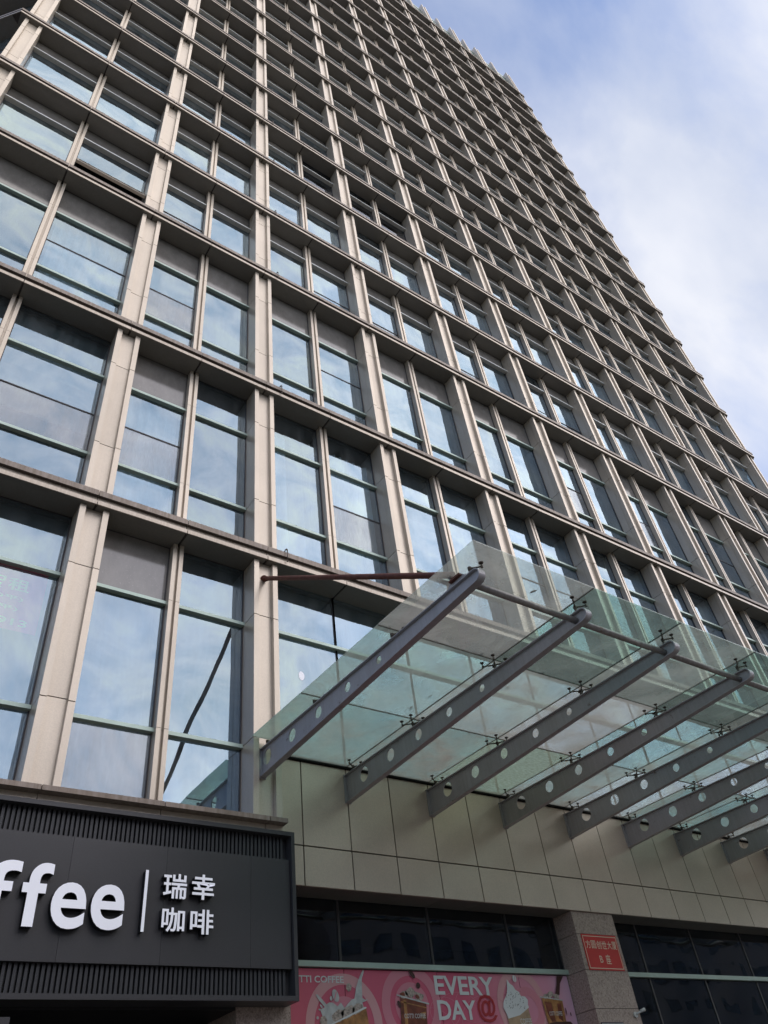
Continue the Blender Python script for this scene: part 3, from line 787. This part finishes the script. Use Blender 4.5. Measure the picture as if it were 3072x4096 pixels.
# ------------------------------------------------------------------ entrance canopy
XB = [3.60] + [5.414+1.8*j for j in range(12)]
canopy = thing('glass_canopy', 'glass entrance canopy on grey perforated steel beams with a front tube', 'canopy', (14.4, -2.5, -4.1))
YN, ZN, RN = -5.105, -3.992, 0.077
def beam_profile():
    """outline of the web in (y,z): wall end, tapering to a round nose"""
    top = lambda y: -3.792+(-3.915+3.792)*(0.54-y)/(0.54-YN)
    bot = lambda y: -4.243+(-4.069+4.243)*(0.54-y)/(0.54-YN)
    return top, bot
def beam_meshes():
    top, bot = beam_profile()
    holes = [(-0.003, 0.122), (-0.774, 0.101), (-1.53, 0.087), (-2.305, 0.072), (-3.07, 0.057)]
    bm = bmesh.new()
    # web: outline with holes, filled
    def loop(pts):
        vs = [bm.verts.new((0, y, z)) for y, z in pts]
        es = [bm.edges.new((vs[i], vs[(i+1) % len(vs)])) for i in range(len(vs))]
        return es
    nose = [(YN-RN*math.sin(a), ZN+RN*math.cos(a)) for a in [math.pi*k/10 for k in range(0, 11)]]
    outline = [(0.53, top(0.53)), ] + nose + [(0.53, bot(0.53))]
    E = loop(outline)
    for hy, r in holes:
        hz = -3.973
        E += loop([(hy+r*math.cos(2*math.pi*k/24), hz+r*math.sin(2*math.pi*k/24)) for k in range(24)])
    bmesh.ops.triangle_fill(bm, use_beauty=True, edges=E)
    bm.faces.ensure_lookup_table()
    # drop faces inside holes
    kill = []
    for f in bm.faces:
        c = f.calc_center_median()
        if any((c.y-hy)**2+(c.z+3.973)**2 < (r*0.96)**2 for hy, r in holes): kill.append(f)
    bmesh.ops.delete(bm, geom=kill, context='FACES')
    r = bmesh.ops.extrude_face_region(bm, geom=bm.faces[:])
    for v in [g_ for g_ in r['geom'] if isinstance(g_, bmesh.types.BMVert)]: v.co.x += 0.014
    for v in bm.verts: v.co.x -= 0.007
    bmesh.ops.recalc_face_normals(bm, faces=bm.faces)
    web = bpy.data.meshes.new('web'); bm.to_mesh(web); bm.free(); web.materials.append(M['beam'])
    # flange: a strap that runs along the bottom, round the nose and back along the top
    path = [(0.535, bot(0.535))] + [(YN-RN*math.sin(a), ZN-RN*math.cos(a)) for a in [math.pi*k/14 for k in range(0, 15)]] + [(0.535, top(0.535))]
    v, f = [], []
    n = len(path); t = 0.014; hw = 0.052
    for k, (y, z) in enumerate(path):
        p0 = Vector(path[max(0, k-1)]); p1 = Vector(path[min(n-1, k+1)]); d = (p1-p0).normalized(); nr = Vector((d.y, -d.x))
        # outward normal: away from the centre line
        if nr.y*(z-ZN) + nr.x*(y-(YN+2.0)) < 0: nr = -nr
        for x in (-hw, hw):
            v += [(x, y, z), (x, y+nr.x*t, z+nr.y*t)]
    for k in range(n-1):
        a, b = 4*k, 4*(k+1)
        f += [(a, b, b+2, a+2), (a+1, a+3, b+3, b+1), (a, a+1, b+1, b), (a+2, b+2, b+3, a+3)]
    f += [(0, 2, 3, 1), (4*(n-1), 4*(n-1)+1, 4*(n-1)+3, 4*(n-1)+2)]
    fl = bpy.data.meshes.new('flange'); fl.from_pydata(v, [], f); fl.materials.append(M['beam'])
    bm = bmesh.new(); bm.from_mesh(fl); bmesh.ops.recalc_face_normals(bm, faces=bm.faces); bm.to_mesh(fl); bm.free()
    return web, fl
WEB, FLANGE = beam_meshes()
PLATE = box_mesh('end_plate', [(-0.06, 0.06, 0.515, 0.539, -4.262, -3.775)], ['beam'])
GZ = lambda y: -3.634+(-3.749+3.634)*(0.54-y)/(0.54+5.399)
beams = []
for j, x in enumerate(XB):
    e = bpy.data.objects.new('beam', None); e.location = (x, 0.5, -4.02); COL.objects.link(e); e.parent = canopy; e.matrix_parent_inverse = WM(canopy).inverted()
    yoff = -0.36 if j == 0 else 0
    for nm, me in (('web', WEB), ('flange', FLANGE), ('end_plate', PLATE)):
        o = obj(nm, me, e, (x, 0, 0))
        if j == 0 and nm == 'end_plate': o.location = (x, -0.367, 0)
# b1 is stopped by the pier behind it: trim its meshes at y=0.17
def trimmed(me, y):
    bm = bmesh.new(); bm.from_mesh(me)
    bmesh.ops.bisect_plane(bm, geom=bm.verts[:]+bm.edges[:]+bm.faces[:], plane_co=(0, y, 0), plane_no=(0, 1, 0), clear_outer=True)
    bmesh.ops.holes_fill(bm, edges=[e_ for e_ in bm.edges if e_.is_boundary and all(abs(v.co.y-y) < 1e-5 for v in e_.verts)])
    m2 = bpy.data.meshes.new(me.name); bm.to_mesh(m2); bm.free(); m2.materials.append(M['beam']); return m2
for o in bpy.data.objects:
    if o.parent and o.parent.name == 'beam' and o.name in ('web', 'flange'): o.data = trimmed(o.data, 0.168)
# front tube
for a, b in zip(XB[:-1], XB[1:]):
    obj('tube', tube_mesh('tube', (a+0.008, YN+0.13, -4.0), (b-0.008, YN+0.13, -4.0), 0.044, 16, 'tube'), canopy)
# glass panes
ROWS = [0.53, -1.45, -3.437, -5.395]
gx = [3.36] + XB[1:] 
PATTERNED = {(2, 0)}
for j in range(len(gx)-1):
    for r in range(3):
        y1, y0 = ROWS[r]-0.006, ROWS[r+1]+0.006
        if j == 0 and r == 0: pass
        x0, x1 = gx[j]+0.006, gx[j+1]-0.006
        z1, z0 = GZ(y1), GZ(y0)
        th = 0.016
        lift = random.uniform(-0.004, 0.004)
        if j == 0 and r == 0:
            # notched round the pier
            outline = [(x0, 0.075), (3.90, 0.075), (3.90, y1), (x1, y1), (x1, y0), (x0, y0)]
        else: outline = [(x0, y1), (x1, y1), (x1, y0), (x0, y0)]
        k = len(outline)
        v = [(x, y, GZ(y)+lift) for x, y in outline]+[(x, y, GZ(y)+th+lift) for x, y in outline]
        f = [tuple(range(k)), tuple(range(2*k-1, k-1, -1))]+[(q, q+k, (q+1) % k+k, (q+1) % k) for q in range(k)]
        me = bpy.data.meshes.new('glass_pane'); me.from_pydata(v, [], f); me.materials.append(M['pattern' if (j, r) in PATTERNED else 'canopy'])
        bm = bmesh.new(); bm.from_mesh(me); bmesh.ops.recalc_face_normals(bm, faces=bm.faces); bm.to_mesh(me); bm.free()
        obj('glass_pane', me, canopy)
# dirty silicone joints between the panes
for j in range(1, len(gx)-1):
    v = []
    for y in (0.53, -5.39):
        v += [(gx[j]-0.006, y, GZ(y)-0.004), (gx[j]+0.006, y, GZ(y)-0.004), (gx[j]+0.006, y, GZ(y)+0.012), (gx[j]-0.006, y, GZ(y)+0.012)]
    me = bpy.data.meshes.new('seal'); me.from_pydata(v, [], [(0, 1, 5, 4), (1, 2, 6, 5), (2, 3, 7, 6), (3, 0, 4, 7), (0, 3, 2, 1), (4, 5, 6, 7)]); me.materials.append(M['silicone'])
    obj('seal', me, canopy)
for y in ROWS[1:3]:
    for j in range(len(gx)-1):
        box('seal', (gx[j]+0.008, gx[j+1]-0.008, y-0.006, y+0.006, GZ(y)-0.006, GZ(y)+0.013), 'silicone', canopy)
# spider fittings
def spider_mesh(pts, base):
    """arms from the centre to the glass clamps; pts are offsets (dx,dy) ; base drop"""
    bm = bmesh.new()
    def cyl(p0, p1, r, r2=None):
        me = tube_mesh('t', p0, p1, r, 8, 'spider', r2); bm.from_mesh(me); bpy.data.meshes.remove(me)
    cyl((0, 0, -base), (0, 0, -0.062), 0.017, 0.021)
    cyl((0, 0, -0.092), (0, 0, -0.056), 0.026)
    for dx, dy in pts:
        cyl((0, 0, -0.072), (dx, dy, -0.062), 0.0125, 0.009)
        cyl((dx, dy, -0.078), (dx, dy, -0.046), 0.015)
        cyl((dx, dy, -0.05), (dx, dy, -0.002), 0.008)
    me = bpy.data.meshes.new('spider_fitting'); bm.to_mesh(me); bm.free(); me.materials.append(M['spider'])
    for p in me.polygons: p.use_smooth = False
    return me
DISC = tube_mesh('clamp_disc', (0, 0, -0.016), (0, 0, -0.001), 0.022, 14, 'spider', 0.033)
top, bot = beam_profile()
D = 0.12
for j, x in enumerate(XB):
    for y, pts in ((0.30, [(-D, -0.07), (D, -0.07)]), (-1.43, [(-D, -D), (D, -D), (-D, D), (D, D)]), (-3.41, [(-D, -D), (D, -D), (-D, D), (D, D)]), (-5.02, [(-D, -0.09), (D, -0.09)])):
        if j == 0:
            pts = [p for p in pts if p[0] > 0]
            if y == 0.30: y = 0.0
        key = ('sp', round(y, 2), len(pts))
        base = GZ(y)-top(y)-0.008
        if key not in CACHE: CACHE[key] = spider_mesh(pts, base)
        s = obj('spider_fitting', CACHE[key], canopy, (x, y, GZ(y)))
        for dx, dy in pts: obj('clamp_disc', DISC, s, (x+dx, y+dy, GZ(y+dy)))
# tie rod from the left pier to the first beam, with its lug plates
obj('tie_rod', tube_mesh('tie_rod', (3.648, 0.13, -0.375), (3.61, -4.72, -3.70), 0.043, 14, 'rust'), canopy)
obj('rod_flange', tube_mesh('rod_flange', (3.648, 0.172, -0.36), (3.648, 0.155, -0.372), 0.075, 12, 'rust'), canopy)
obj('rod_clevis', tube_mesh('rod_clevis', (3.648, 0.16, -0.37), (3.647, 0.06, -0.43), 0.055, 10, 'rust', 0.048), canopy)
lug = poly_mesh('lug_plate', [[(0, 0), (0.34, 0), (0.34, 0.10), (0.27, 0.17), (0.10, 0.17), (0, 0.08)]], 'beam', 0.02)
lo = obj('lug_plate', lug, canopy, (3.61, -4.93, -3.915), (0, 0, math.pi/2))
# extend the tie rod group: rust stained collar under the glass
box('rod_collar', (3.565, 3.655, -4.86, -4.66, -3.80, -3.772), 'rust', canopy)

# fallen leaves, grit and bird droppings lying on the canopy glass
rl = random.Random(11); lv = []; wv = []
for q in range(90):
    x_, y_ = rl.uniform(3.5, 24.5), rl.uniform(-5.3, 0.3)
    if rl.random() < 0.45: y_ = ROWS[rl.choice([1, 2])]+rl.uniform(-0.06, 0.06)
    r_ = rl.uniform(0.008, 0.032); a_ = rl.uniform(0, 6.28)
    pts = ell_pts = [(r_*(1+rl.uniform(-0.3, 0.3))*math.cos(6.283*k_/6)*1.6, r_*0.7*math.sin(6.283*k_/6)) for k_ in range(6)]
    pts = [(x_+p_[0]*math.cos(a_)-p_[1]*math.sin(a_), y_+p_[0]*math.sin(a_)+p_[1]*math.cos(a_)) for p_ in pts]
    (wv if rl.random() < 0.15 else lv).append(pts)
def litter(name, polys, mat):
    v, f = [], []
    for P_ in polys:
        n_ = len(v); z_ = rl.uniform(0.023, 0.026)
        v += [(a_, b_, GZ(b_)+z_) for a_, b_ in P_]+[(a_, b_, GZ(b_)+z_+0.004) for a_, b_ in P_]
        f += [tuple(range(n_+5, n_-1, -1)), tuple(range(n_+6, n_+12))]+[(n_+k_, n_+(k_+1) % 6, n_+6+(k_+1) % 6, n_+6+k_) for k_ in range(6)]
    me = bpy.data.meshes.new(name); me.from_pydata(v, [], f); me.materials.append(M[mat])
    o = obj(name, me, None); o['kind'] = 'stuff'
litter('leaf_litter', lv, 'side'); litter('bird_droppings', wv, 'plastic')

# ------------------------------------------------------------------ black shop sign
sign = thing('shop_sign', 'black metal shop sign with ribbed borders and white raised coffee shop lettering', 'shop sign', (0.0, 0.1, -6.2))
SX0, SX1, SZ0, SZ1 = -6.5, 4.022, -7.232, -5.09
box('frame_bar', (SX0, SX1, -0.02, 0.325, SZ1-0.058, SZ1), 'black', sign)
box('frame_bar', (SX0, SX1, -0.02, 0.325, SZ0, SZ0+0.058), 'black', sign)
box('frame_bar', (SX1-0.056, SX1, -0.021, 0.325, SZ0+0.059, SZ1-0.059), 'black', sign)
box('frame_bar', (SX0, SX0+0.056, -0.021, 0.325, SZ0+0.059, SZ1-0.059), 'black', sign)
box('back_panel', (SX0+0.056, SX1-0.056, 0.21, 0.25, SZ0+0.059, SZ1-0.059), 'side', sign)
box('slat_bed', (SX0+0.056, SX1-0.056, 0.152, 0.208, SZ1-0.42, SZ1-0.062), 'slat', sign)
box('slat_bed', (SX0+0.056, SX1-0.056, 0.152, 0.208, SZ0+0.062, SZ0+0.42), 'slat', sign)
px_edges = [SX0+0.06, -4.0, -2.75, -1.5, -0.33, 0.892, 2.118, 3.341, 3.955]
for a, b in zip(px_edges[:-1], px_edges[1:]):
    box('sign_panel', (a+0.0015, b-0.0015, 0.03, 0.15, -6.86, -5.472), 'black', sign)
pitch = 0.0602
n = 0
x = 3.955-0.075
while x > -4.7:
    for z0, z1 in ((-5.470, SZ1-0.06), (SZ0+0.06, -6.862)):
        box('slat', (x-0.034, x, 0.085, 0.15, z0, z1), 'slat', sign)
    x -= pitch
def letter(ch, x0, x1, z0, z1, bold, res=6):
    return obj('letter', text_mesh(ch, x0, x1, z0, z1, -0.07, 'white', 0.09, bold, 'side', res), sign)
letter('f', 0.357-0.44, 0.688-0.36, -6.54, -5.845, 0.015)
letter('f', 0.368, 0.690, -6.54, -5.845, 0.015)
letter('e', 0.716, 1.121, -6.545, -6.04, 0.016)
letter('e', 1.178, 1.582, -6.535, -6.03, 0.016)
box('divider_bar', (1.812, 1.847, -0.066, 0.028, -6.532, -5.822), 'side', sign)
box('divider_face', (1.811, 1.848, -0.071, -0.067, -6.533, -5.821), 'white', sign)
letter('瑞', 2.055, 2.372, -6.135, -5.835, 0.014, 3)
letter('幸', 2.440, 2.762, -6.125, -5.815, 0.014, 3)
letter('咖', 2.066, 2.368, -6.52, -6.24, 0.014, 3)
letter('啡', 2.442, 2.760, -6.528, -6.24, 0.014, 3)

# ------------------------------------------------------------------ pink drinks poster on the shop windows
poster = thing('window_poster', 'pink printed drinks poster on the shop windows between the black sign and granite pillar', 'poster', (7.2, 1.05, -9.5))
PZ1, PZ0 = -6.597, -9.6
pxs = [4.095, 5.436, 7.236, 9.05, 10.275]
for a, b in zip(pxs[:-1], pxs[1:]):
    box('poster_sheet', (a+0.006, b-0.006, 1.040, 1.052, PZ0, PZ1), 'pink', poster)
YP = 1.038
lay = [0]
def py_(): lay[0] += 1; return YP-0.0006*lay[0]
def flat(name, loops, mat): return obj(name, poly_mesh(name, loops, mat, 0.0, py_()), poster)
def ring(cx, cz, r0, r1, mat, name='printed_ring', sx=1.0, lim=None): return obj(name, ring_mesh(name, cx, cz, r0, r1, mat, py_(), lim, PZ0, PZ1-0.004, sx=sx), poster)
def ell(cx, cz, rx, rz, rot=0, n=18, j=0.0, seed=0):
    r = random.Random(seed); out = []
    for k in range(n):
        a = 2*math.pi*k/n; q = 1+r.uniform(-j, j)
        x, z = rx*q*math.cos(a), rz*q*math.sin(a)
        out.append((cx+x*math.cos(rot)-z*math.sin(rot), cz+x*math.sin(rot)+z*math.cos(rot)))
    return out
# target rings
ring(5.40, -7.32, 0.52, 0.665, 'pinklight', lim=(4.11, 10.26)); ring(5.40, -7.32, 0.0, 0.37, 'pinkmid')
ring(6.66, -7.06, 0.40, 0.55, 'pinkmid', sx=1.05); ring(6.66, -7.06, 0.0, 0.31, 'pinkmid', sx=1.05)
ring(9.02, -7.06, 0.42, 0.55, 'pinklight', sx=1.03, lim=(4.11, 10.26)); ring(9.15, -7.12, 0.20, 0.34, 'pinkmid', sx=1.05)
# thin swirls
for cx, cz, r in ((7.6, -7.2, 0.32), (7.9, -7.05, 0.24), (7.3, -7.15, 0.2), (8.2, -7.3, 0.38), (7.0, -7.4, 0.3)):
    ring(cx, cz, r, r+0.006, 'pinkmid', 'printed_swirl', sx=1.5, lim=(4.11, 10.2))
# lettering
def ptext(t, x0, x1, z0, z1, mat='postwhite', bold=0.02): return obj('lettering', text_mesh(t, x0, x1, z0, z1, py_(), mat, 0, bold), poster)
ptext('COTTI COFFEE', 4.42, 5.416, -6.782, -6.692)
ptext('EVERY', 7.150, 8.43, -6.918, -6.648, bold=0.022)
ptext('DAY', 7.152, 7.955, -7.26, -6.99, bold=0.022)
ptext('@', 7.985, 8.40, -7.30, -6.905, 'postred', 0.016)
# milk splash and first drink
flat('milk_splash', [[(4.95, -7.40), (5.02, -7.22), (4.98, -7.12), (5.06, -7.09), (4.98, -7.02), (4.91, -6.935), (4.945, -6.93), (5.02, -6.99), (5.09, -7.055), (5.14, -7.03), (5.21, -7.035), (5.28, -7.08), (5.34, -7.03), (5.40, -7.10), (5.47, -7.04), (5.54, -6.99), (5.585, -6.98), (5.63, -6.83), (5.70, -6.70), (5.775, -6.60), (5.795, -6.605), (5.79, -6.635), (5.745, -6.72), (5.735, -6.83), (5.73, -6.97), (5.78, -6.995), (5.83, -6.985), (5.79, -7.01), (5.72, -7.03), (5.75, -7.12), (5.6, -7.45)]], 'postcream')
flat('milk_splash', [ell(5.255, -6.945, 0.055, 0.085, 0.4), ell(5.175, -6.98, 0.022, 0.03), ell(4.93, -7.22, 0.02, 0.02), ell(4.97, -7.12, 0.02, 0.012), ell(5.0, -7.08, 0.028, 0.014, -0.8)], 'postcream')
flat('coffee_bean', [[(5.24, -7.0), (5.225, -6.99), (5.265, -6.89), (5.28, -6.895)]], 'pinkmid')
flat('ice_cube', [ell(5.50, -6.835, 0.055, 0.06, 0.3, 6, 0.15, 3), ell(5.03, -7.26, 0.06, 0.06, 0.2, 6, 0.2, 5)], 'ice')
flat('drink_cup', [[(5.12, -7.60), (5.165, -7.30), (5.78, -7.10), (5.85, -7.60)]], 'amber')
flat('ice_cube', [ell(5.28, -7.20, 0.12, 0.07, 0.2, 9, 0.25, 1), ell(5.45, -7.15, 0.11, 0.08, 0.3, 9, 0.25, 2), ell(5.62, -7.10, 0.12, 0.06, 0.4, 9, 0.25, 4)], 'ice')
flat('cup_rim', [[(5.15, -7.315), (5.78, -7.105), (5.79, -7.09), (5.76, -7.085), (5.15, -7.295)]], 'postwhite')
# second drink
flat('drink_cup', [[(6.36, -7.9), (6.43, -6.945), (6.93, -7.03), (6.84, -7.9)]], 'coffee')
flat('cup_highlight', [[(6.455, -7.6), (6.49, -6.99), (6.545, -7.0), (6.52, -7.6)], [(6.80, -7.16), (6.90, -7.15), (6.86, -7.26), (6.80, -7.24)], [(6.44, -7.01), (6.93, -7.09), (6.925, -7.105), (6.44, -7.025)]], 'amber')
flat('ice_cube', [ell(6.50, -6.925, 0.08, 0.05, 0.1, 8, 0.25, 6), ell(6.64, -6.895, 0.11, 0.075, 0.1, 9, 0.25, 7), ell(6.80, -6.945, 0.10, 0.06, -0.3, 8, 0.25, 8)], 'ice')
flat('coffee_pool', [ell(6.48, -6.92, 0.05, 0.035, 0.2, 7, 0.3, 9), ell(6.76, -6.95, 0.05, 0.03, -0.4, 7, 0.3, 12)], 'coffee')
flat('cup_rim', [[(6.37, -6.918), (6.985, -7.035), (6.98, -7.055), (6.37, -6.938)]], 'postcream')
ptext('COTTI COFFEE', 6.475, 6.885, -7.235, -7.175, 'postwhite', 0.0)
flat('coffee_bean', [ell(6.71, -6.64, 0.075, 0.035, -0.8), ell(6.81, -6.795, 0.042, 0.042, 0.5), ell(6.40, -7.05, 0.03, 0.05, 0.5)], 'choc')
# whipped cream drink
flat('drink_cup', [[(8.70, -8.0), (8.60, -7.22), (9.12, -7.08), (9.22, -8.0)]], 'latte')
flat('whipped_cream', [[(8.745, -6.675), (8.80, -6.74), (8.86, -6.77), (8.90, -6.83), (8.98, -6.865), (9.00, -6.92), (9.10, -6.93), (9.15, -6.98), (9.13, -7.05), (9.14, -7.09), (8.90, -7.20), (8.62, -7.25), (8.59, -7.17), (8.55, -7.09), (8.57, -7.02), (8.61, -6.97), (8.68, -6.90), (8.715, -6.82)]], 'postwhite')
rr = random.Random(5)
flat('chocolate_crumb', [ell(8.63+rr.random()*0.42, -6.86-rr.random()*0.25, 0.006+rr.random()*0.006, 0.005, rr.random()*3, 5) for _ in range(70)], 'choc')
flat('coffee_bean', [ell(8.93, -6.665, 0.045, 0.055, 0.1)], 'postwhite'); flat('bean_line', [[(8.925, -6.72), (8.935, -6.72), (8.945, -6.61), (8.935, -6.61)]], 'pinkmid')
ptext('COFFEE', 8.88, 9.14, -7.33, -7.25, 'postwhite', 0.0)
# last drink with poured chocolate
flat('poured_chocolate', [[(9.985, -6.605), (10.15, -6.605), (10.03, -6.72), (9.95, -6.90), (9.84, -6.90), (9.93, -6.75)]], 'choc')
flat('drink_cup', [[(9.57, -8.0), (9.49, -6.95), (9.99, -6.975), (9.92, -8.0)]], 'amber')
flat('coffee_pool', [[(9.56, -7.18), (9.54, -7.0), (9.70, -7.02), (9.72, -7.3), (9.62, -7.3)], [(9.84, -7.03), (9.94, -7.03), (9.90, -7.3), (9.80, -7.25)]], 'coffee')
flat('ice_cube', [ell(9.60, -6.925, 0.07, 0.04, 0.1, 8, 0.25, 16), ell(9.72, -6.90, 0.08, 0.05, 0.1, 9, 0.25, 17), ell(9.86, -6.925, 0.08, 0.045, -0.2, 8, 0.25, 18)], 'ice')
flat('cup_rim', [[(9.455, -6.925), (10.005, -6.975), (10.0, -6.99), (9.455, -6.94)]], 'postcream')
ptext('COTTI COFFEE', 9.60, 9.91, -7.21, -7.15, 'postwhite', 0.0)
flat('poured_chocolate', [ell(10.02, -7.15, 0.012, 0.06), ell(10.12, -7.19, 0.014, 0.028), ell(9.9, -7.36, 0.3, 0.08, 0, 14, 0.3, 4)], 'choc')

# ------------------------------------------------------------------ plaques and camera on the granite pillar
pl = thing('building_plaque', 'red rectangular plaque with cream border and Chinese characters on the granite pillar', 'plaque', (10.87, 0.574, -6.3))
box('plate', (10.393, 11.345, 0.562, 0.574, -6.60, -6.013), 'red', pl)
fb = [(10.412, 11.326, 0.559, 0.5615, -6.052, -6.040), (10.412, 11.326, 0.559, 0.5615, -6.577, -6.565), (10.412, 10.424, 0.559, 0.5615, -6.5648, -6.0522), (11.314, 11.326, 0.559, 0.5615, -6.5648, -6.0522)]
obj('border', box_mesh('border', fb, ['cream']), pl)
cx = [10.455, 10.60, 10.748, 10.893, 11.035, 11.17]
for ch, x in zip('方圆创世大厦', cx): obj('lettering', text_mesh(ch, x, x+0.125, -6.25, -6.117, 0.5605, 'cream', 0, 0.006), pl)
obj('lettering', text_mesh('B', 10.735, 10.815, -6.478, -6.365, 0.5605, 'cream', 0, 0.002), pl)
obj('lettering', text_mesh('座', 10.90, 11.03, -6.50, -6.342, 0.5605, 'cream', 0, 0.006), pl)
p2 = thing('small_plaque', 'dark plum plaque with thin pale border low on the granite pillar', 'plaque', (10.6, 0.574, -7.6))
box('plate', (10.335, 10.905, 0.562, 0.574, -7.85, -7.395), 'purple', p2)
obj('border', box_mesh('border', [(10.35, 10.89, 0.559, 0.5615, -7.418, -7.411), (10.35, 10.357, 0.559, 0.5615, -7.84, -7.4185), (10.883, 10.89, 0.559, 0.5615, -7.84, -7.4185)], ['postcream']), p2)
cm = thing('security_camera', 'small white security camera fixed to the right edge of the granite pillar', 'camera', (11.33, 0.574, -7.3))
obj('bracket', tube_mesh('bracket', (11.285, 0.574, -7.29), (11.285, 0.54, -7.29), 0.045, 14, 'plastic'), cm)
obj('arm', tube_mesh('arm', (11.285, 0.535, -7.285), (11.40, 0.47, -7.24), 0.016, 8, 'plastic'), cm)
hd = obj('head', tube_mesh('head', (11.36, 0.49, -7.25), (11.44, 0.446, -7.228), 0.026, 14, 'plastic', 0.029), cm)
obj('lens', tube_mesh('lens', (11.438, 0.447, -7.2285), (11.448, 0.4415, -7.226), 0.019, 12, 'frame'), hd)

# red rental banner behind the left window
bn = thing('rental_banner', 'faded red rental banner with yellow green characters behind the far left window', 'banner', (-0.5, 0.60, -1.6))
box('sheet', (-1.80, -0.01, 0.553, 0.556, -2.43, -1.30), 'banner', bn)
for t, x0, x1, z0, z1 in (('招', -0.90, -0.60, -1.73, -1.50), ('租', -0.555, -0.245, -1.73, -1.50), ('500平)', -0.90, -0.29, -1.915, -1.83), ('300平)', -0.95, -0.335, -2.10, -2.015), ('6913', -0.74, -0.16, -2.35, -2.225)):
    obj('lettering', text_mesh(t, x0, x1, z0, z1, 0.551, 'bannertext', 0, 0.02), bn)

# bent tubes hooked over the ledges beside the third column
def hook_mesh():
    pts = [(0, 0.10, 0.34), (0, 0.03, 0.40), (0, -0.03, 0.38), (0, -0.045, 0.30), (0, -0.04, 0.10), (0, -0.02, 0.06)]
    bm = bmesh.new()
    for a, b in zip(pts[:-1], pts[1:]):
        me = tube_mesh('t', a, b, 0.012, 7, 'spider'); bm.from_mesh(me); bpy.data.meshes.remove(me)
    me = bpy.data.meshes.new('drain_hook'); bm.to_mesh(me); bm.free(); me.materials.append(M['spider']); return me
HK = hook_mesh()
ordn = ['lowest', 'second lowest', 'third from the bottom', 'fourth from the bottom', 'fifth from the bottom', 'sixth from the bottom', 'seventh from the bottom', 'topmost']
for q in range(8):
    o = obj('drain_hook', HK, None, (4.05, -0.006, ZF[q]))
    tag(o, 'bent grey tube hooked over a ledge, %s of its row' % ordn[q], 'tube', 'bent tubes hooked over the ledges')
